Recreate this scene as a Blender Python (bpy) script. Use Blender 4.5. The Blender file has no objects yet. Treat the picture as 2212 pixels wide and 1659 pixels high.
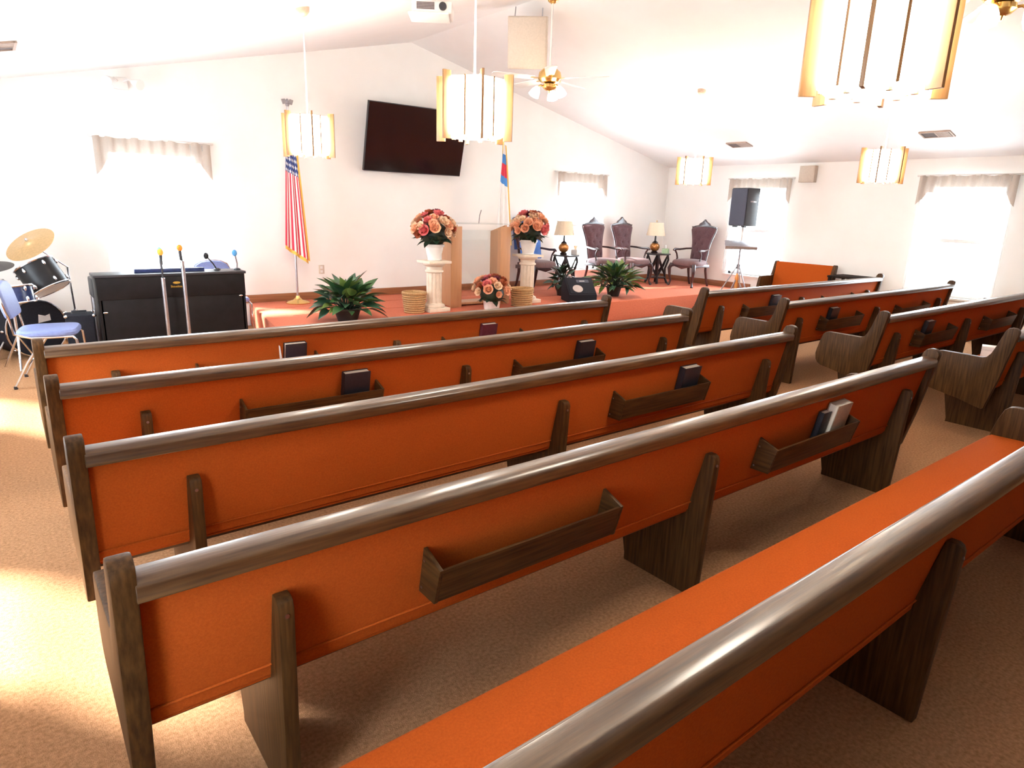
import bpy, bmesh, math, random
from mathutils import Matrix, Vector
R = math.radians
PI = math.pi
random.seed(7)
scn = bpy.context.scene
COL = scn.collection

# ------------------------------------------------------------------ camera
cam = bpy.data.cameras.new('camera')
cam_o = bpy.data.objects.new('camera', cam)
COL.objects.link(cam_o)
cam.sensor_width = 36.0
cam.lens = 1417.42 / 2212 * 36.0
cam.clip_start = 0.02
_yaw, _pitch, _roll = 0.6677, 0.2620, 0.0313
_f = Vector((math.sin(_yaw) * math.cos(_pitch), math.cos(_yaw) * math.cos(_pitch), -math.sin(_pitch)))
_r = Vector((math.cos(_yaw), -math.sin(_yaw), 0))
_u = _r.cross(_f)
_r2 = math.cos(_roll) * _r + math.sin(_roll) * _u
_u2 = -math.sin(_roll) * _r + math.cos(_roll) * _u
M = Matrix((( _r2.x, _u2.x, -_f.x, 0), (_r2.y, _u2.y, -_f.y, 0), (_r2.z, _u2.z, -_f.z, 1.6), (0, 0, 0, 1)))
cam_o.matrix_world = M
scn.camera = cam_o

# ------------------------------------------------------------------ world, sun, exposure
scn.view_settings.view_transform = 'Standard'
scn.view_settings.look = 'None'
scn.view_settings.gamma = 1.0
scn.view_settings.use_curve_mapping = False
scn.view_settings.exposure = 1.2
world = bpy.data.worlds.new('sky')
scn.world = world
world.use_nodes = True
_bg = world.node_tree.nodes['Background']
_bg.inputs['Color'].default_value = (0.82, 0.91, 1.0, 1)
_bg.inputs['Strength'].default_value = 10.5
SUN_STRENGTH = 20.0
sun = bpy.data.lights.new('sun', 'SUN')
sun.energy = SUN_STRENGTH
sun.angle = R(8.0)
sun.color = (1.0, 0.97, 0.93)
sun_o = bpy.data.objects.new('sun', sun)
COL.objects.link(sun_o)
sun_o.rotation_euler = Vector((0.95, -1.05, -1.5)).to_track_quat('-Z', 'Y').to_euler()
PENDANT_EMIT = 19.0

# room dimensions
XL, XR, YF, YB = -0.75, 10.75, 8.85, -2.2
ZS, SL = 2.46, 0.23                      # eave height, ceiling slope
XM = (XL + XR) / 2
ZR = ZS + (XM - XL) * SL
WZ0, WZ1 = 0.55, 2.12                    # window opening heights
WIN_SIDE = [(0.40, 1.00), (3.12, 4.12), (6.28, 7.28)]
WIN_RIGHT = WIN_SIDE[1:]
WIN_FRONT = [(1.12, 2.12), (7.88, 8.88)]
def zceil(x): return ZS + (min(x - XL, XR - x)) * SL
ZP = 0.30                                # platform height

def portal(loc, direction, sx, sy):
    l = bpy.data.lights.new('daylight_portal', 'AREA')
    l.shape = 'RECTANGLE'; l.size = sx; l.size_y = sy
    l.cycles.is_portal = True
    o = bpy.data.objects.new('daylight_portal', l); COL.objects.link(o)
    o.location = loc
    o.rotation_euler = Vector(direction).to_track_quat('-Z', 'Z').to_euler()
for a, b in WIN_SIDE:
    portal((XL - 0.16, (a + b) / 2, (WZ0 + WZ1) / 2), (1, 0, 0), b - a, WZ1 - WZ0)
for a, b in WIN_RIGHT:
    portal((XR + 0.16, (a + b) / 2, (WZ0 + WZ1) / 2), (-1, 0, 0), b - a, WZ1 - WZ0)
for a, b in WIN_FRONT:
    portal(((a + b) / 2, YF + 0.16, (WZ0 + WZ1) / 2), (0, -1, 0), b - a, WZ1 - WZ0)

# ------------------------------------------------------------------ materials
def new_mat(name):
    m = bpy.data.materials.new(name); m.use_nodes = True
    nt = m.node_tree; nt.nodes.clear()
    out = nt.nodes.new('ShaderNodeOutputMaterial')
    b = nt.nodes.new('ShaderNodeBsdfPrincipled')
    nt.links.new(b.outputs[0], out.inputs[0])
    return m, nt, b, out
def mat(name, c, rough=0.5, metal=0.0, var=0.0, scale=20.0, bump=0.0, bscale=None, stretch=(1, 1, 1), coat=0.0, emit=None, es=0.0, sheen=0.0, c2=None, detail=3.0, spec=0.5):
    m, nt, b, out = new_mat(name)
    b.inputs['Base Color'].default_value = (*c, 1)
    b.inputs['Roughness'].default_value = rough
    b.inputs['Metallic'].default_value = metal
    b.inputs['Coat Weight'].default_value = coat
    b.inputs['Coat Roughness'].default_value = 0.2
    b.inputs['Sheen Weight'].default_value = sheen
    b.inputs['Specular IOR Level'].default_value = spec
    if emit:
        b.inputs['Emission Color'].default_value = (*emit, 1)
        b.inputs['Emission Strength'].default_value = es
    if var or bump or c2:
        tc = nt.nodes.new('ShaderNodeTexCoord')
        mp = nt.nodes.new('ShaderNodeMapping'); mp.inputs['Scale'].default_value = stretch
        nt.links.new(tc.outputs['Object'], mp.inputs[0])
        nz = nt.nodes.new('ShaderNodeTexNoise'); nz.inputs['Scale'].default_value = scale; nz.inputs['Detail'].default_value = detail
        nt.links.new(mp.outputs[0], nz.inputs[0])
        rp = nt.nodes.new('ShaderNodeValToRGB')
        rp.color_ramp.elements[0].position = 0.3; rp.color_ramp.elements[1].position = 0.7
        lo = c2 if c2 else tuple(x * (1 - var) for x in c)
        hi = c if c2 else tuple(min(1, x * (1 + var)) for x in c)
        rp.color_ramp.elements[0].color = (*lo, 1); rp.color_ramp.elements[1].color = (*hi, 1)
        nt.links.new(nz.outputs['Fac'], rp.inputs[0]); nt.links.new(rp.outputs[0], b.inputs['Base Color'])
        if bump:
            nb = nt.nodes.new('ShaderNodeTexNoise'); nb.inputs['Scale'].default_value = bscale or scale; nb.inputs['Detail'].default_value = detail
            nt.links.new(mp.outputs[0], nb.inputs[0])
            bp = nt.nodes.new('ShaderNodeBump'); bp.inputs['Strength'].default_value = bump; bp.inputs['Distance'].default_value = 0.01
            nt.links.new(nb.outputs['Fac'], bp.inputs['Height']); nt.links.new(bp.outputs[0], b.inputs['Normal'])
    return m
MT = {}
MT['wall'] = mat('white_paint', (0.90, 0.90, 0.88), 0.6, var=0.015, scale=3, bump=0.05, bscale=60)
MT['ceiling'] = mat('ceiling_paint', (0.89, 0.89, 0.89), 0.7, var=0.01, scale=4, bump=0.08, bscale=90)
MT['carpet'] = mat('tan_carpet', (0.50, 0.265, 0.135), 0.95, c2=(0.30, 0.15, 0.07), scale=75, bump=0.5, bscale=230, spec=0.1, detail=6)
MT['stage'] = mat('coral_carpet', (0.62, 0.17, 0.09), 0.95, c2=(0.52, 0.13, 0.065), scale=50, bump=0.4, bscale=220)
MT['fabric'] = mat('orange_fabric', (0.465, 0.092, 0.011), 0.9, c2=(0.38, 0.069, 0.009), scale=160, bump=0.25, bscale=420, spec=0.12)
MT['wood_x'] = mat('oak_grain_along', (0.108, 0.052, 0.018), 0.40, c2=(0.034, 0.014, 0.005), scale=14, bump=0.12, stretch=(0.35, 6, 6), coat=0.6, detail=8, spec=0.4)
MT['wood_rack'] = mat('oak_grain_rack', (0.098, 0.046, 0.014), 0.45, c2=(0.030, 0.012, 0.004), scale=14, bump=0.12, stretch=(0.35, 6, 6), detail=8, spec=0.2)
MT['wood_z'] = mat('oak_grain_upright', (0.098, 0.046, 0.014), 0.45, c2=(0.030, 0.012, 0.004), scale=14, bump=0.12, stretch=(6, 6, 0.35), coat=0.0, detail=8, spec=0.2)
MT['wood_y'] = mat('oak_grain_cross', (0.098, 0.046, 0.014), 0.45, c2=(0.030, 0.012, 0.004), scale=14, bump=0.12, stretch=(6, 0.35, 6), coat=0.0, detail=8, spec=0.2)
MT['unseen_dark'] = mat('unseen_dark_wall', (0.16, 0.085, 0.045), 0.5, c2=(0.11, 0.055, 0.028), scale=6, stretch=(8, 8, 0.3))
MT['trim'] = mat('stained_trim', (0.30, 0.12, 0.05), 0.4, var=0.2, scale=8, stretch=(0.3, 0.3, 6), coat=0.2)
MT['honey'] = mat('honey_wood', (0.52, 0.27, 0.10), 0.4, c2=(0.40, 0.19, 0.065), scale=10, stretch=(6, 6, 0.3), coat=0.2)
MT['lectern'] = mat('tan_wood', (0.60, 0.33, 0.17), 0.4, c2=(0.54, 0.28, 0.14), scale=10, stretch=(6, 6, 0.3), coat=0.15)
MT['black'] = mat('black_lacquer', (0.013, 0.012, 0.013), 0.4, var=0.2, scale=10, spec=0.2)
MT['blackplas'] = mat('black_plastic', (0.028, 0.028, 0.034), 0.42, var=0.15, scale=60, bump=0.15, bscale=300)
MT['blackcase'] = mat('black_vinyl', (0.014, 0.015, 0.022), 0.75, var=0.2, scale=80, bump=0.3, bscale=260, spec=0.2)
MT['grille'] = mat('grey_blue_grille', (0.05, 0.055, 0.085), 0.5, var=0.2, scale=200, bump=0.4, bscale=400)
MT['chrome'] = mat('chrome', (0.82, 0.83, 0.86), 0.16, 1.0, var=0.03, scale=20)
MT['steel'] = mat('brushed_steel', (0.52, 0.52, 0.55), 0.35, 1.0, var=0.08, scale=40)
MT['greymetal'] = mat('grey_metal', (0.34, 0.32, 0.34), 0.4, 0.6, var=0.1, scale=30)
MT['brass'] = mat('brass', (0.78, 0.53, 0.20), 0.25, 1.0, var=0.06, scale=30)
MT['bronze'] = mat('cymbal_bronze', (0.72, 0.50, 0.26), 0.35, 0.85, var=0.08, scale=50, stretch=(1, 1, 1))
MT['darkcym'] = mat('dark_cymbal_pad', (0.045, 0.040, 0.038), 0.5, var=0.15, scale=40)
MT['gold'] = mat('gold_fringe', (0.80, 0.50, 0.09), 0.6, var=0.2, scale=200, bump=0.4)
MT['white'] = mat('white_plastic', (0.80, 0.79, 0.77), 0.4, var=0.02, scale=10)
MT['beige'] = mat('beige_grille', (0.60, 0.52, 0.44), 0.7, var=0.06, scale=60, bump=0.2, bscale=300)
MT['plaster'] = mat('ivory_plaster', (0.80, 0.71, 0.60), 0.55, c2=(0.72, 0.61, 0.49), scale=14, bump=0.15, bscale=40)
MT['ceramic'] = mat('white_ceramic', (0.82, 0.80, 0.78), 0.3, var=0.03, scale=12, coat=0.3)
MT['wicker'] = mat('wicker', (0.58, 0.36, 0.16), 0.7, c2=(0.42, 0.24, 0.10), scale=60, bump=0.4, bscale=120)
MT['burgundy'] = mat('burgundy_velvet', (0.115, 0.045, 0.055), 0.7, c2=(0.075, 0.028, 0.034), scale=40, bump=0.15, bscale=120, sheen=0.15)
MT['mauve'] = mat('striped_mauve_velvet', (0.17, 0.088, 0.088), 0.7, c2=(0.10, 0.048, 0.048), scale=26, stretch=(8, 0.3, 0.3), sheen=0.15)
MT['mahog'] = mat('dark_mahogany', (0.050, 0.016, 0.016), 0.3, c2=(0.025, 0.008, 0.010), scale=20, coat=0.5)
MT['ebony'] = mat('ebony', (0.016, 0.010, 0.012), 0.35, var=0.3, scale=20, coat=0.3)
MT['mattedark'] = mat('matte_dark_wood', (0.020, 0.013, 0.010), 0.8, var=0.3, scale=20, spec=0.1)
MT['blue'] = mat('periwinkle_vinyl', (0.20, 0.26, 0.52), 0.5, c2=(0.17, 0.22, 0.46), scale=50, bump=0.2, bscale=200)
MT['bluecloth'] = mat('blue_cloth', (0.06, 0.18, 0.58), 0.75, var=0.1, scale=60, sheen=0.3)
MT['snareblue'] = mat('midnight_blue_wrap', (0.02, 0.035, 0.11), 0.25, var=0.2, scale=30, coat=0.5)
MT['shade'] = mat('cream_lampshade', (0.78, 0.66, 0.50), 0.8, var=0.04, scale=60, bump=0.1, bscale=200)
MT['copper'] = mat('copper_glaze', (0.52, 0.22, 0.06), 0.22, 0.6, var=0.15, scale=12, coat=0.4)
MT['leaf'] = mat('leaf_green', (0.060, 0.150, 0.040), 0.38, c2=(0.022, 0.070, 0.030), scale=9, bump=0.1, bscale=40, coat=0.2)
MT['leaf2'] = mat('leaf_blue_green', (0.045, 0.115, 0.060), 0.32, c2=(0.015, 0.050, 0.034), scale=9, coat=0.3)
MT['leaf3'] = mat('leaf_yellow_green', (0.170, 0.240, 0.050), 0.4, c2=(0.075, 0.140, 0.030), scale=9, coat=0.2)
MT['leafdark'] = mat('leaf_dark', (0.014, 0.028, 0.014), 0.5, var=0.4, scale=14)
MT['fl_peach'] = mat('petal_peach', (0.88, 0.48, 0.30), 0.7, c2=(0.84, 0.38, 0.22), scale=22)
MT['fl_cream'] = mat('petal_cream', (0.86, 0.66, 0.46), 0.7, c2=(0.82, 0.52, 0.34), scale=22)
MT['fl_rust'] = mat('petal_rust', (0.46, 0.12, 0.03), 0.7, c2=(0.26, 0.04, 0.02), scale=22)
MT['fl_pink'] = mat('petal_pink', (0.78, 0.20, 0.20), 0.7, c2=(0.66, 0.12, 0.12), scale=22)
MT['fl_wine'] = mat('petal_wine', (0.16, 0.02, 0.04), 0.7, var=0.3, scale=22)
MT['soil'] = mat('dark_pot', (0.020, 0.018, 0.018), 0.5, var=0.2, scale=20)
MT['paper'] = mat('page_edges', (0.80, 0.74, 0.64), 0.8, c2=(0.68, 0.61, 0.51), scale=30, stretch=(0.5, 12, 0.5))
MT['leatherblk'] = mat('black_leather', (0.014, 0.015, 0.022), 0.45, var=0.2, scale=60, bump=0.2, bscale=160)
MT['leathermar'] = mat('maroon_leather', (0.075, 0.012, 0.022), 0.45, var=0.2, scale=60, bump=0.2, bscale=160)
MT['bookgrey'] = mat('grey_cover', (0.36, 0.29, 0.22), 0.5, c2=(0.28, 0.22, 0.16), scale=60)
MT['foam_y'] = mat('yellow_foam', (0.85, 0.42, 0.06), 0.9, var=0.1, scale=120, bump=0.3)
MT['foam_o'] = mat('orange_foam', (0.85, 0.30, 0.04), 0.9, var=0.1, scale=120, bump=0.3)
MT['foam_b'] = mat('blue_foam', (0.08, 0.30, 0.62), 0.9, var=0.1, scale=120, bump=0.3)
MT['foam_g'] = mat('green_foam', (0.18, 0.60, 0.50), 0.9, var=0.1, scale=120, bump=0.3)
MT['foam_k'] = mat('black_foam', (0.015, 0.015, 0.018), 0.9, var=0.2, scale=120, bump=0.3)
MT['screen'] = mat('black_screen', (0.010, 0.006, 0.008), 0.14, var=0.1, scale=3)
MT['goldprint'] = mat('gold_lettering', (0.60, 0.36, 0.06), 0.45, 0.3, var=0.15, scale=80)
MT['logo'] = mat('pale_print', (0.62, 0.60, 0.60), 0.5, var=0.05, scale=40)
MT['logodot'] = mat('grey_badge', (0.42, 0.36, 0.35), 0.4, var=0.1, scale=60)
MT['vent'] = mat('bronze_vent', (0.40, 0.30, 0.24), 0.5, 0.2, var=0.1, scale=40)
MT['ventdark'] = mat('vent_dark', (0.10, 0.07, 0.06), 0.7, var=0.2, scale=40)
MT['screw'] = mat('screw_steel', (0.30, 0.30, 0.32), 0.35, 1.0, var=0.1, scale=80)
MT['palegreen'] = mat('pale_green_print', (0.32, 0.55, 0.26), 0.6, c2=(0.55, 0.70, 0.55), scale=30)
MT['orangewood'] = mat('orange_stained_wood', (0.62, 0.24, 0.05), 0.4, var=0.15, scale=12, stretch=(5, 5, 0.4))
MT['finwood'] = mat('pendant_oak', (0.36, 0.19, 0.075), 0.45, c2=(0.26, 0.13, 0.048), scale=12, stretch=(6, 6, 0.4), coat=0.2)
MT['diffuser'] = mat('lit_acrylic', (0.90, 0.86, 0.78), 0.4, emit=(1.0, 0.90, 0.76), es=PENDANT_EMIT, var=0.01, scale=5)
MT['fanlight'] = mat('lit_fan_globe', (0.90, 0.86, 0.78), 0.4, emit=(1.0, 0.86, 0.64), es=PENDANT_EMIT * 0.6, var=0.01, scale=5)

def glass_mat(name, tint, gl):
    m = bpy.data.materials.new(name); m.use_nodes = True
    nt = m.node_tree; nt.nodes.clear()
    out = nt.nodes.new('ShaderNodeOutputMaterial')
    t = nt.nodes.new('ShaderNodeBsdfTransparent'); t.inputs[0].default_value = (*tint, 1)
    g = nt.nodes.new('ShaderNodeBsdfGlossy'); g.inputs['Roughness'].default_value = 0.02
    mx = nt.nodes.new('ShaderNodeMixShader')
    lw = nt.nodes.new('ShaderNodeLayerWeight'); lw.inputs['Blend'].default_value = gl
    pw = nt.nodes.new('ShaderNodeMath'); pw.operation = 'MULTIPLY_ADD'; pw.inputs[1].default_value = 0.35; pw.inputs[2].default_value = 0.03
    nt.links.new(lw.outputs['Facing'], pw.inputs[0]); nt.links.new(pw.outputs[0], mx.inputs[0]); nt.links.new(t.outputs[0], mx.inputs[1]); nt.links.new(g.outputs[0], mx.inputs[2])
    nt.links.new(mx.outputs[0], out.inputs[0])
    return m
MT['glass'] = glass_mat('window_glass', (0.97, 0.98, 0.98), 0.15)
MT['acrylic'] = glass_mat('clear_acrylic', (0.93, 0.95, 0.95), 0.2)
def sheer_mat(name, c, alpha, tlm=0.5):
    m = bpy.data.materials.new(name); m.use_nodes = True
    nt = m.node_tree; nt.nodes.clear()
    out = nt.nodes.new('ShaderNodeOutputMaterial')
    d = nt.nodes.new('ShaderNodeBsdfDiffuse'); d.inputs[0].default_value = (*c, 1)
    tl = nt.nodes.new('ShaderNodeBsdfTranslucent'); tl.inputs[0].default_value = (*c, 1)
    tr = nt.nodes.new('ShaderNodeBsdfTransparent')
    a = nt.nodes.new('ShaderNodeMixShader'); a.inputs[0].default_value = tlm
    b = nt.nodes.new('ShaderNodeMixShader')
    tc = nt.nodes.new('ShaderNodeTexCoord')
    nz = nt.nodes.new('ShaderNodeTexNoise'); nz.inputs['Scale'].default_value = 60
    mr = nt.nodes.new('ShaderNodeMapRange'); mr.inputs['To Min'].default_value = alpha - 0.06; mr.inputs['To Max'].default_value = alpha + 0.06
    nt.links.new(tc.outputs['Object'], nz.inputs[0]); nt.links.new(nz.outputs['Fac'], mr.inputs[0]); nt.links.new(mr.outputs[0], b.inputs[0])
    nt.links.new(d.outputs[0], a.inputs[1]); nt.links.new(tl.outputs[0], a.inputs[2])
    nt.links.new(tr.outputs[0], b.inputs[1]); nt.links.new(a.outputs[0], b.inputs[2])
    nt.links.new(b.outputs[0], out.inputs[0])
    return m
MT['sheer'] = sheer_mat('sheer_curtain', (0.88, 0.87, 0.85), 0.40)
MT['valance'] = sheer_mat('taupe_valance', (0.50, 0.43, 0.37), 0.94, 0.12)

# US flag cloth / church flag cloth: flat print by UV
def flag_mat(name, kind):
    m, nt, b, out = new_mat(name)
    b.inputs['Roughness'].default_value = 0.7
    N = nt.nodes.new; L = nt.links.new
    uv = N('ShaderNodeUVMap'); sp = N('ShaderNodeSeparateXYZ'); L(uv.outputs[0], sp.inputs[0])
    def mth(op, a, bb=None):
        n = N('ShaderNodeMath'); n.operation = op
        for i, x in enumerate((a, bb)):
            if x is None: continue
            if isinstance(x, (int, float)): n.inputs[i].default_value = x
            else: L(x, n.inputs[i])
        return n.outputs[0]
    def mix(f, c1, c2):
        n = N('ShaderNodeMix'); n.data_type = 'RGBA'; L(f, n.inputs[0])
        for i, x in ((6, c1), (7, c2)):
            if isinstance(x, tuple): n.inputs[i].default_value = (*x, 1)
            else: L(x, n.inputs[i])
        return n.outputs[2]
    u, v = sp.outputs[0], sp.outputs[1]
    if kind == 'us':
        stripe = mth('GREATER_THAN', mth('FRACT', mth('MULTIPLY', u, 6.5)), 0.5)
        base = mix(stripe, (0.62, 0.03, 0.07), (0.85, 0.83, 0.82))
        fu = mth('SUBTRACT', mth('FRACT', mth('MULTIPLY', u, 7.0)), 0.5)
        fv = mth('SUBTRACT', mth('FRACT', mth('MULTIPLY', v, 22.0)), 0.5)
        d = mth('ADD', mth('ABSOLUTE', fu), mth('ABSOLUTE', fv))
        star = mth('LESS_THAN', d, 0.36)
        blue = mix(star, (0.035, 0.06, 0.23), (0.85, 0.84, 0.85))
        can = mth('LESS_THAN', v, 0.40)
        c = mix(can, base, blue)
    else:
        can = mth('MULTIPLY', mth('LESS_THAN', v, 0.42), mth('GREATER_THAN', v, 0.10))
        cr = mth('MULTIPLY', mth('LESS_THAN', v, 0.335), mth('GREATER_THAN', v, 0.20))
        c = mix(cr, (0.08, 0.30, 0.72), (0.72, 0.05, 0.10))
        c = mix(can, (0.85, 0.85, 0.85), c)
    L(c, b.inputs['Base Color'])
    return m
MT['usflag'] = flag_mat('stars_and_stripes_cloth', 'us')
MT['chflag'] = flag_mat('white_blue_red_cloth', 'ch')

# ------------------------------------------------------------------ mesh builder
class MB:
    def __init__(s): s.v = []; s.f = []; s.uv = None
    def add(s, vs, fs, mtx=None):
        o = len(s.v)
        if mtx is not None: vs = [tuple(mtx @ Vector(p)) for p in vs]
        s.v += [tuple(p) for p in vs]; s.f += [tuple(i + o for i in f) for f in fs]
        return s
    def box(s, x0, x1, y0, y1, z0, z1, mtx=None):
        return s.add([(x0, y0, z0), (x1, y0, z0), (x1, y1, z0), (x0, y1, z0), (x0, y0, z1), (x1, y0, z1), (x1, y1, z1), (x0, y1, z1)],
                     [(0, 3, 2, 1), (4, 5, 6, 7), (0, 1, 5, 4), (1, 2, 6, 5), (2, 3, 7, 6), (3, 0, 4, 7)], mtx)
    def prism(s, poly, axis, a, b, mtx=None):
        n = len(poly)
        def p(q, t):
            return (t, q[0], q[1]) if axis == 'x' else (q[0], t, q[1]) if axis == 'y' else (q[0], q[1], t)
        vs = [p(q, a) for q in poly] + [p(q, b) for q in poly]
        fs = [tuple(range(n)), tuple(range(2 * n - 1, n - 1, -1))] + [(i, (i + 1) % n, n + (i + 1) % n, n + i) for i in range(n)]
        return s.add(vs, fs, mtx)
    def tube(s, pts, r, n=8, mtx=None, caps=True):
        pts = [Vector(p) for p in pts]; k = len(pts)
        rs = r if isinstance(r, (list, tuple)) else [r] * k
        vs = []; prev = None
        for i, p in enumerate(pts):
            d = (pts[min(i + 1, k - 1)] - pts[max(i - 1, 0)]).normalized()
            if prev is None:
                ref = Vector((0, 0, 1)) if abs(d.z) < 0.9 else Vector((1, 0, 0))
                a = d.cross(ref).normalized()
            else:
                a = (prev - d * prev.dot(d)).normalized()
            prev = a; b = d.cross(a)
            for j in range(n):
                t = 2 * PI * j / n
                vs.append(p + (a * math.cos(t) + b * math.sin(t)) * rs[i])
        fs = []
        for i in range(k - 1):
            for j in range(n):
                fs.append((i * n + j, i * n + (j + 1) % n, (i + 1) * n + (j + 1) % n, (i + 1) * n + j))
        if caps: fs += [tuple(range(n - 1, -1, -1)), tuple(range((k - 1) * n, k * n))]
        return s.add(vs, fs, mtx)
    def lathe(s, prof, n=24, mtx=None, cx=0, cy=0):
        k = len(prof); vs = []; fs = []
        for r, z in prof:
            for j in range(n):
                t = 2 * PI * j / n
                vs.append((cx + r * math.cos(t), cy + r * math.sin(t), z))
        for i in range(k - 1):
            for j in range(n):
                fs.append((i * n + j, i * n + (j + 1) % n, (i + 1) * n + (j + 1) % n, (i + 1) * n + j))
        fs += [tuple(range(n - 1, -1, -1)), tuple(range((k - 1) * n, k * n))]
        return s.add(vs, fs, mtx)
    def ball(s, c, rx, ry=None, rz=None, n=12, k=8, mtx=None):
        ry = ry or rx; rz = rz or rx
        vs = []; fs = []
        for i in range(k + 1):
            a = -PI / 2 + PI * i / k; rr = max(math.cos(a), 0.02)
            for j in range(n):
                t = 2 * PI * j / n
                vs.append((c[0] + rx * rr * math.cos(t), c[1] + ry * rr * math.sin(t), c[2] + rz * math.sin(a)))
        for i in range(k):
            for j in range(n):
                fs.append((i * n + j, i * n + (j + 1) % n, (i + 1) * n + (j + 1) % n, (i + 1) * n + j))
        fs += [tuple(range(n - 1, -1, -1)), tuple(range(k * n, (k + 1) * n))]
        return s.add(vs, fs, mtx)
    def sheet(s, fn, nu, nv, thick=0.0, uv=False):
        """fn(u,v)->(x,y,z), doubled with a small offset when thick"""
        vs = [Vector(fn(i / nu, j / nv)) for j in range(nv + 1) for i in range(nu + 1)]
        fs = [(j * (nu + 1) + i, j * (nu + 1) + i + 1, (j + 1) * (nu + 1) + i + 1, (j + 1) * (nu + 1) + i) for j in range(nv) for i in range(nu)]
        if uv: s.uv = [(i / nu, j / nv) for j in range(nv + 1) for i in range(nu + 1)]
        return s.add(vs, fs)
    def mesh(s, name, smooth=False, bevel=0.0, seg=2):
        me = bpy.data.meshes.new(name)
        me.from_pydata(s.v, [], s.f)
        bm = bmesh.new(); bm.from_mesh(me)
        if s.uv is None:
            bmesh.ops.recalc_face_normals(bm, faces=bm.faces)
        if bevel:
            eds = [e for e in bm.edges if len(e.link_faces) == 2 and e.calc_face_angle(0) > 0.6]
            bmesh.ops.bevel(bm, geom=eds, offset=bevel, segments=seg, affect='EDGES', profile=0.6, clamp_overlap=True)
        bm.to_mesh(me); bm.free()
        if s.uv is not None:
            ul = me.uv_layers.new(name='UVMap')
            for lp in me.loops: ul.data[lp.index].uv = s.uv[lp.vertex_index]
        if smooth:
            for p in me.polygons: p.use_smooth = True
            if smooth == 'auto':
                try: me.set_sharp_from_angle(angle=R(38))
                except Exception: pass
        me.update()
        return me
    def obj(s, name, m, parent=None, smooth=False, bevel=0.0, seg=2, loc=None):
        me = s.mesh(name, smooth or (bevel > 0 and 'auto'), bevel, seg)
        me.materials.append(MT[m] if isinstance(m, str) else m)
        return link(name, me, parent, loc)
def link(name, me, parent=None, loc=None, rot=None, scale=None):
    o = bpy.data.objects.new(name, me); COL.objects.link(o)
    if parent: o.parent = parent
    if loc: o.location = loc
    if rot: o.rotation_euler = rot
    if scale: o.scale = scale
    return o
def tag(o, label, cat, group=None):
    o['label'] = label; o['category'] = cat
    if group: o['group'] = group
    return o
def thing(name, label, cat, loc=(0, 0, 0), rz=0.0, group=None):
    o = link(name, None, None, loc); o.rotation_euler = (0, 0, rz); o.empty_display_size = 0.1
    return tag(o, label, cat, group)
def struct(o, label=None):
    o['kind'] = 'structure'
    if label: o['label'] = label
    return o
def copy_tree(o, parent=None):
    c = o.copy(); COL.objects.link(c); c.parent = parent
    for ch in list(o.children): copy_tree(ch, c)
    return c
def aim(mtx_from, direction, up='Z'): return Matrix.Translation(mtx_from) @ Vector(direction).to_track_quat('Z', 'Y').to_matrix().to_4x4()

# ------------------------------------------------------------------ room shell
T = 0.15
b = MB().box(XL - T, XR + T, YB - T, YF + T, -0.1, 0.0)
struct(b.obj('floor', 'carpet'), 'speckled tan carpet covering the hall floor')

def wall_with_holes(lo, hi, holes, z0, z1, fn):
    """fn(mb, a, b, z0, z1) adds a block"""
    mb = MB(); cur = lo
    for a, bb in sorted(holes):
        fn(mb, cur, a, z0, z1); fn(mb, a, bb, z0, WZ0); fn(mb, a, bb, WZ1, z1); cur = bb
    fn(mb, cur, hi, z0, z1)
    return mb
mb = wall_with_holes(YB, YF, WIN_SIDE, 0, ZS, lambda m, a, c, z0, z1: m.box(XL - T, XL, a, c, z0, z1))
struct(mb.obj('wall_left', 'wall'))
mb = wall_with_holes(YB, YF, WIN_RIGHT, 0, ZS, lambda m, a, c, z0, z1: m.box(XR, XR + T, a, c, z0, z1))
struct(mb.obj('wall_right', 'wall'))
mb = wall_with_holes(XL - T, XR + T, WIN_FRONT, 0, ZS, lambda m, a, c, z0, z1: m.box(a, c, YF, YF + T, z0, z1))
mb.prism([(XL - T, ZS), (XR + T, ZS), (XM, ZR + 0.05)], 'y', YF, YF + T)
struct(mb.obj('wall_front', 'wall'))
mb = MB().prism([(XL - T, 0), (XR + T, 0), (XR + T, ZS), (XM, ZR + 0.05), (XL - T, ZS)], 'y', YB - T, YB)
struct(mb.obj('wall_back', 'unseen_dark'))  # unseen back wall, its dark finish added to cut fill on the pew backs
mb = MB()
mb.prism([(XL - T, ZS - T * SL), (XM, ZR), (XR + T, ZS - T * SL), (XR + T, ZS - T * SL + 0.12), (XM, ZR + 0.12), (XL - T, ZS - T * SL + 0.12)], 'y', YB - T, YF + T)
struct(mb.obj('ceiling', 'ceiling'), 'white vaulted ceiling')

# platform (raised chancel)
mb = MB().prism([(2.56, YF), (2.26, 6.90), (2.40, 6.76), (XR, 6.76), (XR, YF)], 'z', 0, ZP)
o = struct(mb.obj('floor_platform', 'stage', bevel=0.03), 'coral carpeted platform along the front wall')
# low seam ridges of the platform carpet
for y in (7.62, 8.25):
    MB().box(2.7, XR - 0.02, y, y + 0.012, ZP - 0.002, ZP + 0.003).obj('carpet_seam', 'stage', o)
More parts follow.
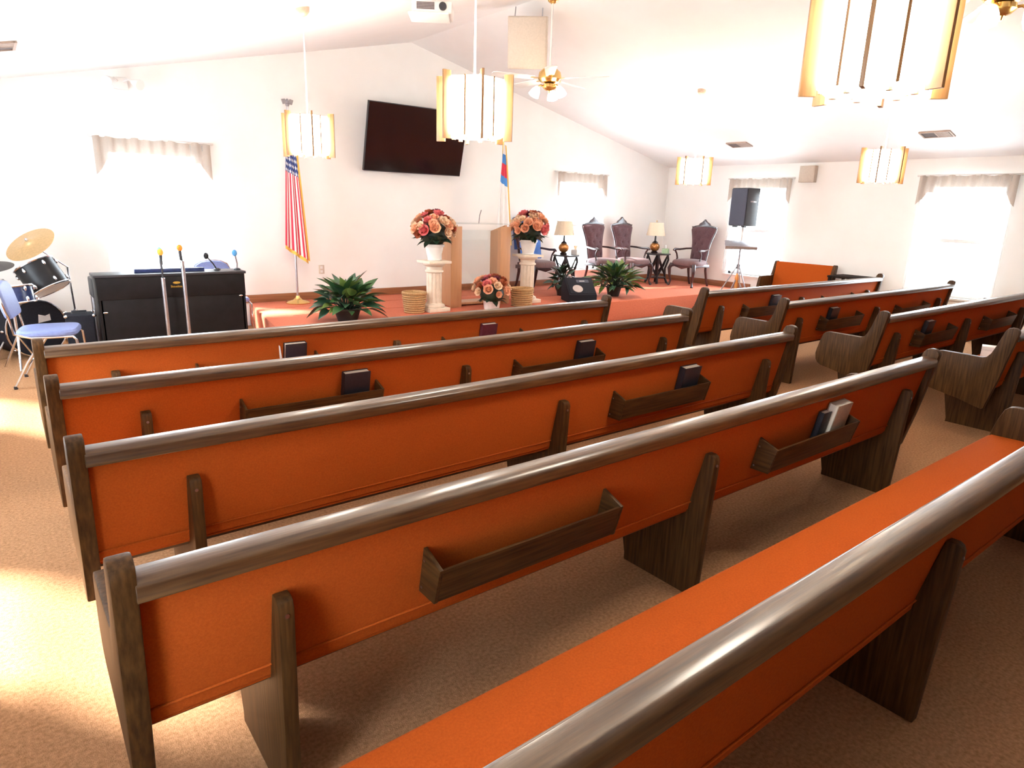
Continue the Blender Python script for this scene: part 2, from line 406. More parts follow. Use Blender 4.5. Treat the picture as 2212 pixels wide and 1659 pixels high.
# baseboards
bh = 0.10
struct(MB().box(2.50, XR, YF - 0.025, YF, ZP, ZP + bh).obj('baseboard_front', 'trim', bevel=0.004))
struct(MB().box(XL, 2.50, YF - 0.02, YF, 0, 0.09).obj('baseboard_front_left', 'trim', bevel=0.004))
struct(MB().box(XR - 0.025, XR, 6.76, YF - 0.025, ZP, ZP + bh).obj('baseboard_platform_right', 'trim', bevel=0.004))
struct(MB().box(XR - 0.02, XR, YB, 6.76, 0, 0.09).obj('baseboard_right', 'trim', bevel=0.004))
struct(MB().box(XL, XL + 0.02, YB, YF, 0, 0.09).obj('baseboard_left', 'trim', bevel=0.004))

# windows: built in a local frame (x along the wall, y outward, z up), placed by a matrix
def window(idx, mtx, w, label):
    root = link('window_%d' % idx, None); root.matrix_world = mtx
    struct(root, label)
    h0, h1 = WZ0, WZ1
    fr = MB(); t = 0.05
    fr.box(0, t, 0.04, 0.12, h0, h1).box(w - t, w, 0.04, 0.12, h0, h1).box(0, w, 0.04, 0.12, h0, h0 + t).box(0, w, 0.04, 0.12, h1 - t, h1)
    fr.obj('window_frame', 'white', root, bevel=0.004)
    MB().box(t, w - t, 0.05, 0.10, (h0 + h1) / 2 - 0.025, (h0 + h1) / 2 + 0.025).obj('meeting_rail', 'white', root, bevel=0.003)
    for a, c in ((h0 + t, (h0 + h1) / 2 - 0.025), ((h0 + h1) / 2 + 0.025, h1 - t)):
        MB().box(t, w - t, 0.075, 0.081, a, c).obj('pane', 'glass', root)
    MB().box(-0.06, w + 0.06, -0.06, 0.04, h0 - 0.03, h0).obj('window_sill', 'white', root, bevel=0.006)
    return root
def curtain_set(mtx, w, label, sheer=True, side='both'):
    t = thing('window_valance', label, 'curtain'); t.matrix_world = mtx
    top, dep = WZ1 + 0.10, 0.24
    def val(u, v):
        x = -0.10 + (w + 0.20) * u
        e = min(u, 1 - u)
        drop = dep + 0.16 * max(0, 1 - e / 0.10) + 0.015 * math.sin(u * 34)
        return (x, -0.075 - 0.018 * math.sin(u * 60) - 0.01 * v, top - drop * v + 0.008 * math.sin(u * 23) * (1 - v))
    MB().sheet(val, 72, 8).obj('valance_cloth', 'valance', t, smooth=True)
    MB().tube([(-0.14, -0.06, top + 0.005), (w + 0.14, -0.06, top + 0.005)], 0.012, 8).obj('curtain_rod', 'white', t, smooth=True)
    for x in (-0.10, w + 0.10):
        MB().box(x - 0.012, x + 0.012, -0.06, 0.0, top - 0.01, top + 0.02).obj('rod_bracket', 'white', t)
    if sheer:
        for a in (-0.08, w - 0.16):
            def sh(u, v, a=a):
                x = a + 0.24 * u
                return (x, -0.05 + 0.016 * math.sin(u * 24), top - 0.02 - (top - 0.62) * v)
            MB().sheet(sh, 26, 8).obj('sheer_panel', 'sheer', t, smooth=True)
    return t
wi = 0
names_r = ['', 'bright right wall window nearest the platform speaker', '']
for i, (a, c) in enumerate(WIN_SIDE):
    if (a, c) in WIN_RIGHT: wi += 1; window(wi, Matrix(((0, 1, 0, XR), (-1, 0, 0, c), (0, 0, 1, 0), (0, 0, 0, 1))), c - a, 'bright double hung window in the right wall')
    wi += 1; window(wi, Matrix(((0, -1, 0, XL), (1, 0, 0, a), (0, 0, 1, 0), (0, 0, 0, 1))), c - a, 'double hung window in the left wall')
for a, c in WIN_FRONT:
    wi += 1; window(wi, Matrix(((1, 0, 0, a), (0, 1, 0, YF), (0, 0, 1, 0), (0, 0, 0, 1))), c - a, 'bright window in the front wall')
curtain_set(Matrix(((0, 1, 0, XR), (-1, 0, 0, 4.12), (0, 0, 1, 0), (0, 0, 0, 1))), 1.0, 'taupe valance over the right wall window at the far right')
curtain_set(Matrix(((0, 1, 0, XR), (-1, 0, 0, 7.28), (0, 0, 1, 0), (0, 0, 0, 1))), 1.0, 'taupe valance over the window behind the black pole speaker')
curtain_set(Matrix(((1, 0, 0, 1.12), (0, 1, 0, YF), (0, 0, 1, 0), (0, 0, 0, 1))), 1.0, 'pale valance over the window behind the black piano')
curtain_set(Matrix(((1, 0, 0, 7.88), (0, 1, 0, YF), (0, 0, 1, 0), (0, 0, 0, 1))), 1.0, 'pale valance over the window behind the ornate chairs')

# ------------------------------------------------------------------ pews
PANEL = [(0.105, 0.25), (0.055, 0.47), (0.018, 0.67), (-0.008, 0.815), (-0.013, 0.842), (-0.007, 0.860), (0.012, 0.872), (0.038, 0.874),
         (0.058, 0.866), (0.072, 0.846), (0.082, 0.812), (0.105, 0.735), (0.130, 0.670), (0.152, 0.640), (0.180, 0.630), (0.300, 0.631), (0.450, 0.632),
         (0.478, 0.626), (0.498, 0.608), (0.520, 0.545), (0.538, 0.470), (0.545, 0.425), (0.538, 0.375), (0.518, 0.345), (0.485, 0.325), (0.300, 0.290), (0.150, 0.248), (0.125, 0.243)]
CAP = [(0.010, 0.772), (-0.010, 0.773), (-0.013, 0.777), (-0.013, 0.808), (-0.010, 0.814), (0.002, 0.8245), (0.010, 0.827), (0.058, 0.827), (0.068, 0.823), (0.077, 0.808), (0.075, 0.784), (0.064, 0.774)]
SUPP = [(0.034, 0.0), (0.020, 0.30), (0.004, 0.60), (0.003, 0.635), (0.010, 0.652), (0.024, 0.660), (0.050, 0.660), (0.115, 0.375), (0.505, 0.362), (0.500, 0.330), (0.435, 0.035), (0.435, 0.0)]
def fab(z): return 0.018 + (0.84 - z) * 0.19     # rear upholstery plane, dy at height z
SEAT = [(0.115, 0.375), (0.530, 0.372), (0.553, 0.385), (0.560, 0.412), (0.552, 0.440), (0.530, 0.455), (0.40, 0.458), (0.115, 0.440)]
def pew(label, x0, x1, y, supports, racks, group):
    L = x1 - x0
    p = thing('church_pew', label, 'pew', (x0, y, 0), 0, group)
    MB().prism(PANEL, 'x', 0, 0.05).obj('end_panel', 'wood_z', p, bevel=0.006)
    MB().prism(PANEL, 'x', L - 0.05, L).obj('end_panel', 'wood_z', p, bevel=0.006)
    bk = MB().prism([(fab(0.80), 0.80), (fab(0.44) + 0.004, 0.44), (fab(0.385), 0.390), (fab(0.385) + 0.012, 0.380), (fab(0.385) + 0.05, 0.385), (0.072, 0.80)], 'x', 0.045, L - 0.045).obj('back_panel', 'fabric', p, bevel=0.004)
    MB().tube([(0.05, fab(0.428), 0.428), (L - 0.05, fab(0.428), 0.428)], 0.0035, 6).obj('seam_piping', 'fabric', bk, smooth=True)
    MB().prism(CAP, 'x', 0.045, L - 0.045).obj('cap_rail', 'wood_x', p, bevel=0.0015, seg=1)
    MB().prism(SEAT, 'x', 0.045, L - 0.045).obj('seat_cushion', 'fabric', p, smooth='auto')
    MB().prism([(0.14, 0.352), (0.515, 0.350), (0.515, 0.374), (0.14, 0.374)], 'x', 0.045, L - 0.045).obj('seat_board', 'wood_x', p, bevel=0.003)
    for s in supports:
        so = MB().prism(SUPP, 'x', s - 0.020, s + 0.020).obj('support', 'wood_z', p, bevel=0.005)
        MB().tube([(s, 0.006, 0.615), (s, 0.0005, 0.616)], 0.006, 8).obj('screw', 'screw', so)
    for a, c in racks:
        z0, z1 = 0.492, 0.648
        fo0, fo1 = fab(z0) - 0.075, fab(0.610) - 0.085
        rk = MB().prism([(fo0, z0), (fo0 - 0.012, z0 + 0.003), (fo1 - 0.012, 0.612), (fo1, 0.612)], 'x', a + 0.012, c - 0.012).obj('book_rack', 'wood_rack', p, bevel=0.003)
        endp = [(fab(z0), z0), (fo0 - 0.012, z0), (fo1 - 0.012, 0.613), (fab(z1), z1)]
        e1 = MB().prism(endp, 'x', a, a + 0.013).obj('rack_end', 'wood_y', rk, bevel=0.002)
        e2 = MB().prism(endp, 'x', c - 0.013, c).obj('rack_end', 'wood_y', rk, bevel=0.002)
        MB().prism([(fab(z0), z0), (fo0, z0), (fo0, z0 + 0.012), (fab(z0), z0 + 0.012)], 'x', a + 0.012, c - 0.012).obj('rack_bottom', 'wood_rack', rk)
        for zz in (z0 + 0.02, z0 + 0.115):
            MB().tube([(a - 0.001, fab(zz) - 0.012, zz), (a + 0.006, fab(zz) - 0.012, zz)], 0.0045, 8).obj('rack_screw', 'screw', rk)
    return p
PY = [4.10, 3.214, 2.325, 1.430, 0.550]
LX0, LX1, RX0, RX1 = 0.095, 4.335, 5.725, 9.765
LS = [0.355, 2.105, 3.955]
RS = [0.350, 1.985, 3.700]
RA, RB = (0.77, 1.515), (2.49, 3.255)
lab = ['orange upholstered pew, front row of the left bank before the platform',
       'orange upholstered pew, second row of the left bank with two book racks',
       'orange upholstered pew, third row of the left bank with one book rack',
       'orange upholstered pew, fourth row of the left bank with an empty long rack',
       'orange upholstered pew nearest the camera with its bright seat in view']
lr = [[RA, RB], [RA, RB], [RB], [RA, RB], []]
for i in range(5):
    pew(lab[i], LX0, LX1, PY[i], LS, lr[i], 'long pews of the left bank')
lab = ['orange upholstered pew, front row of the right bank across the aisle',
       'orange upholstered pew, second row of the right bank across the aisle',
       'orange upholstered pew, third row of the right bank across the aisle',
       'orange upholstered pew at the right edge, fourth row across the aisle']
for i in range(4):
    pew(lab[i], RX0, RX1, PY[i], RS, [(0.78, 1.56), (2.50, 3.30)], 'long pews of the right bank')

# short bench facing left, against the right wall
def bench(label, loc, L, rz):
    p = thing('side_bench', label, 'bench', loc, rz)
    MB().prism(PANEL, 'x', 0, 0.05).obj('end_panel', 'wood_z', p, bevel=0.006)
    MB().prism(PANEL, 'x', L - 0.05, L).obj('end_panel', 'wood_z', p, bevel=0.006)
    MB().prism([(fab(0.86), 0.86), (fab(0.385), 0.385), (fab(0.385) + 0.05, 0.385), (0.075, 0.86)], 'x', 0.045, L - 0.045).obj('back_panel', 'fabric', p, bevel=0.006)
    MB().prism(SEAT, 'x', 0.045, L - 0.045).obj('seat_cushion', 'fabric', p, smooth='auto')
    for s in (0.25, L - 0.25):
        MB().prism([(0.06, 0), (0.12, 0.37), (0.50, 0.37), (0.43, 0)], 'x', s - 0.02, s + 0.02).obj('support', 'wood_z', p, bevel=0.005)
bench('short orange bench set sideways against the right wall', (10.60, 5.16, 0), 1.06, PI / 2)

# ------------------------------------------------------------------ hymnals and bibles in the racks
def book(label, x, pi, w=0.14, h=0.215, t=0.040, m='leatherblk', tilt=0.0, rx0=0.0, dz=0.0, openp=False, name='hymn_book'):
    """stands in the rack of pew row pi at world x (left edge)"""
    y = PY[pi]
    zb = 0.506 + dz
    rec = math.atan(0.19)
    o = thing(name, label, 'book', (x, y + fab(zb) - 0.006 - t, zb), 0, 'books in the pew racks')
    o.rotation_euler = (rec + rx0, tilt, 0)
    spine_right = openp or m == 'bookgrey'
    xs = w - 0.004 if spine_right else 0.0
    c = MB().box(0, w, 0, 0.004, 0, h).box(0, w, t - 0.004, t, 0, h).box(xs, xs + 0.004, 0, t, 0, h)
    c.obj('cover', m, o, bevel=0.0015)
    MB().box(0.006 if spine_right else 0.003, w - 0.003 if spine_right else w - 0.006, 0.004, t - 0.004, 0.003, h - 0.004).obj('page_block', 'paper', o)
    if openp:
        MB().box(-0.022, -0.018, 0.004, 0.010, 0.01, h - 0.004, Matrix.Rotation(R(-5), 4, 'Y')).obj('loose_leaf', 'paper', o)
        MB().sheet(lambda u, v: (-0.03 * v - 0.002, t * (0.2 + 0.6 * u), 0.02 + (h - 0.03) * v), 3, 4).obj('fanned_page', 'paper', o)
    return o
book('black book with fanned white pages in the front left pew rack', 1.39, 0, m='leatherblk', openp=True)
book('maroon book standing in the front left pew rack', 2.93, 0, m='leathermar')
book('black book standing alone in the left rack of the second pew', 1.395, 1, w=0.15, t=0.042)
book('black book in the aisle side rack of the second left pew', 3.125, 1, w=0.15, t=0.042)
book('black book in the only rack of the third left pew', 3.125, 2, w=0.155, t=0.044)
book('thick open paged book with grey cover in the fourth pew rack', 3.14, 3, w=0.145, t=0.050, m='bookgrey')
tag(book('thin black book tucked beside the grey book in the fourth pew rack', 3.06, 3, w=0.072, t=0.03, h=0.185), 'thin black book tucked beside the grey book in the fourth pew rack', 'book', 'books in the pew racks')
book('black book in the front right bank pew rack', 7.03, 0, w=0.16)
book('black book in the rack of the second right bank pew', 6.63, 1, w=0.16)
book('black book in the rack of the third right bank pew', 6.63, 2, w=0.16)

# ------------------------------------------------------------------ pendants and ceiling fixtures
def pendant(label, x, y, zc=2.155, r=0.185, h=0.31, rot=0.0):
    p = thing('pendant_lantern', label, 'pendant lamp', (x, y, zc), rot, 'oak slatted pendant lanterns')
    n = 6
    for i in range(n):
        a0, a1 = 2 * PI * i / n, 2 * PI * (i + 1) / n
        P0 = Vector((math.cos(a0) * r, math.sin(a0) * r, 0)); P1 = Vector((math.cos(a1) * r, math.sin(a1) * r, 0))
        inn = (-(P0 + P1) / 2).normalized() * 0.006
        mb = MB().prism([(P0.x, P0.y), (P1.x, P1.y), (P1.x + inn.x, P1.y + inn.y), (P0.x + inn.x, P0.y + inn.y)], 'z', -h / 2, h / 2)
        mb.obj('acrylic_panel', 'diffuser', p)
        m = Matrix.Rotation(a0, 4, 'Z')
        MB().box(r - 0.004, r + 0.050, -0.007, 0.007, -h / 2 - 0.026, h / 2 + 0.026, m).obj('oak_fin', 'finwood', p, bevel=0.002)
        am = (a0 + a1) / 2; m2 = Matrix.Rotation(am, 4, 'Z'); ra = r * math.cos(PI / n)
        MB().box(ra, ra + 0.008, -0.005, 0.005, -h / 2 - 0.004, h / 2 + 0.004, m2).obj('panel_rib', 'finwood', p)
    hexa = [(math.cos(2 * PI * i / n) * (r - 0.01), math.sin(2 * PI * i / n) * (r - 0.01)) for i in range(n)]
    MB().prism(hexa, 'z', -h / 2 - 0.004, -h / 2 + 0.004).obj('bottom_diffuser', 'diffuser', p)
    for i in range(n):
        a = 2 * PI * (i + 0.5) / n
        MB().tube([(math.cos(a) * 0.12, math.sin(a) * 0.12, -h / 2 - 0.022), (math.cos(a) * 0.12, math.sin(a) * 0.12, -h / 2 + 0.002)], 0.012, 8).obj('bottom_peg', 'finwood', p, smooth='auto')
    top = zceil(x) - zc
    for i in range(3):
        a = 2 * PI * i / 3
        MB().box(0, r, -0.006, 0.006, h / 2 - 0.006, h / 2 + 0.008, Matrix.Rotation(a, 4, 'Z')).obj('top_spoke', 'finwood', p)
    MB().tube([(0, 0, h / 2 - 0.01), (0, 0, top - 0.03)], 0.006, 8).obj('hanging_rod', 'white', p, smooth='auto')
    MB().lathe([(0.01, top - 0.07), (0.035, top - 0.055), (0.055, top - 0.03), (0.058, top + 0.012)], 20).obj('ceiling_canopy', 'vent', p, smooth='auto')
    return p
pendant('large oak slatted lantern hanging nearest at the upper right', 2.35, 1.12, 2.165, rot=0.30)
pendant('glowing oak slatted lantern hanging in front of the television', 2.35, 3.42, 2.155, rot=0.12)
pendant('glowing lantern hanging between the flag and the television', 2.33, 5.95, 2.16, rot=0.3)
pendant('oak slatted lantern hanging before the right wall near the valance', 7.65, 3.42, 2.155, rot=0.25)
pendant('small glowing lantern hanging over the right end of the platform', 7.65, 5.87, 2.155, rot=0.1)

def ceiling_fan(label, y, zm, rot, light, nb=5):
    p = thing('ceiling_fan', label, 'ceiling fan', (XM, y, zm), rot, 'ceiling fans on the roof ridge')
    top = ZR - zm
    MB().tube([(0, 0, 0.08), (0, 0, top - 0.02)], 0.011, 10).obj('down_rod', 'white', p, smooth='auto')
    MB().lathe([(0.02, top - 0.10), (0.05, top - 0.08), (0.07, top - 0.03), (0.07, top + 0.0)], 20).obj('ceiling_canopy', 'brass', p, smooth='auto')
    MB().lathe([(0.03, 0.11), (0.075, 0.095), (0.115, 0.06), (0.125, 0.02), (0.125, -0.01), (0.10, -0.04), (0.05, -0.05)], 28).obj('motor_housing', 'brass', p, smooth='auto')
    for i in range(nb):
        m = Matrix.Rotation(2 * PI * i / nb, 4, 'Z')
        arm = MB().prism([(0.10, -0.012), (0.20, -0.03), (0.22, -0.02), (0.22, 0.02), (0.20, 0.03), (0.10, 0.012)], 'z', -0.008, -0.002, m).obj('blade_arm', 'brass', p)
        t = m @ Matrix.Translation((0, 0, -0.005)) @ Matrix.Rotation(R(11), 4, 'X')
        MB().prism([(0.18, -0.045), (0.60, -0.065), (0.64, -0.05), (0.65, 0.0), (0.64, 0.05), (0.60, 0.065), (0.18, 0.045)], 'z', 0.0, 0.008, t).obj('fan_blade', 'white', p, bevel=0.002)
    MB().lathe([(0.04, -0.05), (0.07, -0.06), (0.075, -0.09), (0.05, -0.115), (0.02, -0.125), (0.012, -0.15)], 20).obj('light_hub', 'brass', p, smooth='auto')
    for i in range(3):
        a = 2 * PI * i / 3 + 0.4; m = Matrix.Rotation(a, 4, 'Z')
        MB().tube([(0.05, 0, -0.08), (0.10, 0, -0.075), (0.13, 0, -0.095)], 0.009, 8, m).obj('lamp_arm', 'brass', p, smooth='auto')
        t = m @ Matrix.Translation((0.13, 0, -0.095)) @ Matrix.Rotation(R(-28), 4, 'Y')
        MB().lathe([(0.02, 0.0), (0.03, -0.015), (0.048, -0.05), (0.058, -0.10), (0.050, -0.104)], 20, t).obj('glass_shade', 'fanlight', p, smooth='auto')
    return p
ceiling_fan('white ceiling fan with brass motor on a long rod above the aisle', 5.85, 2.96, 0.25, True)
ceiling_fan('brass ceiling fan light at the top right corner', 1.69, 2.93, 0.6, True)

def ceiling_vent(label, x, y):
    p = thing('ceiling_vent', label, 'vent', (x, y, zceil(x)), 0, 'ceiling air registers')
    p.rotation_euler = (0, math.atan(SL) * (1 if x > XM else -1), 0)
    W2, H2 = 0.09, 0.17
    fr = MB().box(-W2, W2, -H2, H2, -0.008, 0.004)
    fr.obj('vent_plate', 'ventdark', p)
    for x0, x1, y0, y1 in ((-W2 - .015, -W2 + .005, -H2 - .015, H2 + .015), (W2 - .005, W2 + .015, -H2 - .015, H2 + .015), (-W2, W2, -H2 - .015, -H2 + .005), (-W2, W2, H2 - .005, H2 + .015), (-W2, W2, -0.008, 0.008)):
        MB().box(x0, x1, y0, y1, -0.016, 0.0).obj('vent_frame', 'vent', p)
    for k in range(9):
        yy = -H2 + 0.025 + k * 0.017
        MB().box(-W2, W2, yy - 0.006, yy + 0.006, -0.013, -0.009, ).obj('vent_slat', 'vent', p)
ceiling_vent('brown air register on the ceiling above the front right pews', 9.72, 6.62)
ceiling_vent('brown air register on the ceiling at the far right', 9.78, 3.76)
ceiling_vent('brown air register on the ceiling at the left edge', 0.26, 6.86)

# ceiling projector
p = thing('projector', 'white projector hung from the ceiling above the television', 'projector', (3.27, 5.40, 3.16), -0.62)
MB().box(-0.17, 0.17, -0.13, 0.13, 0.0, 0.10).obj('body', 'white', p, bevel=0.02, seg=3)
MB().box(-0.13, 0.02, -0.136, -0.128, 0.03, 0.085).obj('vent_panel', 'greymetal', p)
for k in range(5): MB().box(-0.13, 0.02, -0.139, -0.135, 0.034 + k * 0.011, 0.038 + k * 0.011).obj('vent_louvre', 'ventdark', p)
MB().tube([(0.09, -0.125, 0.055), (0.09, -0.15, 0.055)], 0.032, 16).obj('lens', 'blackplas', p, smooth='auto')
MB().box(-0.20, 0.14, -0.16, 0.12, -0.012, 0.004).obj('lower_tray', 'white', p, bevel=0.005)
MB().tube([(0, 0, 0.10), (0, 0, zceil(3.27) - 3.16)], 0.02, 10).obj('mount_pole', 'white', p, smooth='auto')
# hanging loudspeaker at the ridge
p = thing('hanging_loudspeaker', 'beige loudspeaker cabinet hung under the roof ridge', 'loudspeaker', (4.97, 6.22, 3.36), -0.74)
_t = Matrix.Rotation(R(14), 4, 'X')
MB().box(-0.215, 0.215, -0.02, 0.26, -0.26, 0.26, _t).obj('cabinet', 'beige', p, bevel=0.012)
MB().box(-0.205, 0.205, -0.032, -0.018, -0.25, 0.25, _t).obj('grille', 'beige', p, bevel=0.004)
for x in (-0.15, 0.15):
    MB().tube([_t @ Vector((x, 0.12, 0.25)), (x, 0.14, 0.395)], 0.006, 6).obj('hanging_chain', 'steel', p)
# twin spot fixture on the front wall near the ceiling
p = thing('spot_fixture', 'white twin spot fixture high on the front wall at left', 'spotlight', (1.36, YF - 0.01, 2.78))
MB().box(-0.07, 0.07, -0.03, 0.0, -0.05, 0.07).obj('backplate', 'white', p, bevel=0.008)
for s in (-1, 1):
    MB().tube([(0.03 * s, -0.03, 0.03), (0.07 * s, -0.08, 0.05), (0.10 * s, -0.12, 0.03)], 0.010, 8).obj('swivel_arm', 'white', p, smooth='auto')
    MB().lathe([(0.025, 0.0), (0.035, 0.03), (0.055, 0.10), (0.055, 0.12), (0.05, 0.12)], 16, aim((0.10 * s, -0.11, 0.03), (0.5 * s, -0.8, -0.35))).obj('lamp_head', 'white', p, smooth='auto')

# ------------------------------------------------------------------ right wall square speaker
p = thing('wall_speaker', 'square beige speaker high on the right wall between the windows', 'loudspeaker', (XR, 5.93, 2.28))
MB().box(-0.10, 0, -0.13, 0.13, -0.13, 0.13).obj('cabinet', 'beige', p, bevel=0.008)
MB().box(-0.106, -0.099, -0.118, 0.118, -0.118, 0.118).obj('grille', 'beige', p, bevel=0.003)
MB().tube([(-0.104, 0, 0), (-0.110, 0, 0)], 0.05, 20).obj('cone_ring', 'beige', p)

# ------------------------------------------------------------------ television
p = thing('television', 'large black television tilted forward on the front wall', 'television', (4.955, 8.72, 2.035), 0)
_w, _h = 1.575, 0.90
_t = Matrix.Rotation(R(14.2), 4, 'X')
MB().box(-_w / 2, _w / 2, 0.0, 0.045, 0, _h, _t).obj('housing', 'blackplas', p, bevel=0.006)
MB().box(-_w / 2 + 0.008, _w / 2 - 0.008, -0.004, 0.002, 0.014, _h - 0.008, _t).obj('screen', 'screen', p)
MB().box(-0.25, 0.25, 0.04, 0.10, 0.25, 0.65, _t).obj('wall_bracket', 'blackplas', p)
MB().box(-0.2, 0.2, 0.06, 0.125, 0.10, 0.70).obj('wall_plate', 'greymetal', p)

# ------------------------------------------------------------------ flags
def flag(name, label, loc, zt, zb, matname, top_w, bot_w, pole_mat, zpole, slant, eagle):
    p = thing(name, label, 'flag', loc)
    z0 = 0.0
    MB().lathe([(0.155, z0), (0.155, z0 + 0.012), (0.13, z0 + 0.028), (0.06, z0 + 0.045), (0.03, z0 + 0.075), (0.022, z0 + 0.10)], 28).obj('stand_base', 'brass' if eagle else 'brass', p, smooth='auto')
    MB().tube([(0, 0, 0.02), (0, 0, zpole)], 0.013, 10).obj('pole', pole_mat, p, smooth='auto')
    if eagle:
        e = MB().ball((0, 0, zpole + 0.02), 0.025).ball((0, 0, zpole + 0.055), 0.02, 0.02, 0.035)
        for s in (-1, 1):
            e.prism([(0.01 * s, zpole + 0.03), (0.03 * s, zpole + 0.085), (0.075 * s, zpole + 0.075), (0.055 * s, zpole + 0.02)], 'y', -0.008, 0.008)
        e.obj('eagle_finial', 'greymetal', p, smooth='auto')
    else:
        c = MB().box(-0.008, 0.008, -0.008, 0.008, zpole, zpole + 0.12).box(-0.035, 0.035, -0.008, 0.008, zpole + 0.07, zpole + 0.088)
        c.obj('cross_finial', 'brass', p)
    H = zt - zb
    def cl(u, v):
        w = top_w + (bot_w - top_w) * (v ** 0.9)
        a = (u - 0.5)
        x = a * w + slant * v * v
        y = -0.022 - 0.030 * (0.5 + 0.5 * math.sin(u * PI * 5 + 0.8)) * (0.35 + v) - 0.02 * v
        z = zt - H * v - 0.17 * v * (u if slant >= 0 else 1 - u) * 1.2
        return (x, y, z)
    MB().sheet(cl, 60, 70, uv=True).obj('cloth', matname, p, smooth=True)
    fr = MB()
    for i in range(60):
        a = Vector(cl(i / 60, 1)); b2 = Vector(cl((i + 1) / 60, 1))
        d = Vector((0, 0, -0.045))
        o = len(fr.v); fr.v += [tuple(a), tuple(b2), tuple(b2 + d), tuple(a + d)]; fr.f.append((o, o + 1, o + 2, o + 3))
    fr.obj('bottom_fringe', 'gold', p)
    for us, sg in ((1.0, 1),):
        fr = MB()
        for j in range(70):
            a = Vector(cl(us, j / 70)); b2 = Vector(cl(us, (j + 1) / 70)); d = Vector((0.022 * sg, -0.004, -0.012))
            o = len(fr.v); fr.v += [tuple(a), tuple(b2), tuple(b2 + d), tuple(a + d)]; fr.f.append((o, o + 1, o + 2, o + 3))
        fr.obj('side_fringe', 'gold', p)
    MB().tube([(0.02, -0.02, zt - 0.02), (0.03, -0.035, zt - 0.15), (0.045, -0.06, zt - 0.36)], 0.008, 6).obj('gold_cord', 'gold', p, smooth='auto')
    return p
flag('national_flag', 'stars and stripes flag drooping on a silver pole at left of the television', (3.10, 8.55, ZP), 2.27, 0.76, 'usflag', 0.07, 0.30, 'steel', 2.42, 0.0, True)
flag('church_flag', 'white flag with blue corner and red cross behind the lectern', (6.20, 8.25, ZP), 2.20, 0.95, 'chflag', 0.03, 0.30, 'brass', 2.25, 0.0, False)

# ------------------------------------------------------------------ lectern: two tan wood uprights with a clear front and top
p = thing('lectern', 'tan wood lectern with two uprights and a clear acrylic front', 'lectern', (5.17, 7.33, ZP))
for x in (-0.40, 0.40):
    MB().prism([(-0.02, 0.0), (0.30, 0.0), (0.30, 0.98), (-0.02, 1.07)], 'x', x - 0.022, x + 0.022).obj('side_upright', 'lectern', p, bevel=0.004)
    MB().box(x - 0.095 * (1 if x > 0 else 1), x + 0.075, -0.045, -0.021, 0.0, 1.05).obj('front_stile', 'lectern', p, bevel=0.004)
MB().box(-0.36, 0.36, 0.10, 0.108, 0.12, 1.0).obj('clear_front', 'acrylic', p)
MB().box(-0.42, 0.42, -0.10, 0.34, 1.08, 1.09, Matrix.Translation((0, 0, 0))).obj('clear_top', 'acrylic', p, bevel=0.002)
MB().box(-0.36, 0.36, 0.02, 0.28, 0.02, 0.05).obj('base_shelf', 'lectern', p, bevel=0.004)
MB().tube([(0.0, 0.05, 1.09), (-0.02, 0.0, 1.2), (-0.04, -0.06, 1.26)], 0.006, 6).obj('microphone_neck', 'greymetal', p, smooth='auto')

# ------------------------------------------------------------------ plants, flowers, pedestals, baskets
def leaf_mesh(name, m, L=0.22, W=0.10, droop=0.25, fold=0.35, nseg=6):
    mb = MB(); vs = []; fs = []
    for i in range(nseg + 1):
        t = i / nseg
        w = W / 2 * math.sin(PI * min(1, (t * 0.93 + 0.07)) ** 0.8) if t < 1 else 0.001
        w = max(w, 0.002)
        x = L * t; z = -droop * L * t * t
        vs += [(x, -w, z + fold * w), (x, 0, z), (x, w, z + fold * w)]
    for i in range(nseg):
        a = i * 3; c = a + 3
        fs += [(a, a + 1, c + 1, c), (a + 1, a + 2, c + 2, c + 1)]
    n = len(vs)
    mb.add(vs, fs); mb.uv = None
    me = bpy.data.meshes.new(name); me.from_pydata(mb.v, [], mb.f)
    for pl in me.polygons: pl.use_smooth = True
    me.materials.append(MT[m]); me.update()
    return me
LEAVES = {k: [leaf_mesh('leaf', k, L, W, dr) for L, W, dr in ((0.22, 0.135, 0.25), (0.18, 0.12, 0.4), (0.25, 0.12, 0.2))] for k in ('leaf', 'leaf2', 'leaf3', 'leafdark')}
def put_leaf(parent, pos, az, el, s, kind, roll=0.0, name='leaf'):
    me = random.choice(LEAVES[kind])
    o = link(name, me, parent)
    o.matrix_local = Matrix.Translation(pos) @ Matrix.Rotation(az, 4, 'Z') @ Matrix.Rotation(-el, 4, 'Y') @ Matrix.Rotation(roll, 4, 'X') @ Matrix.Scale(s, 4)
    return o
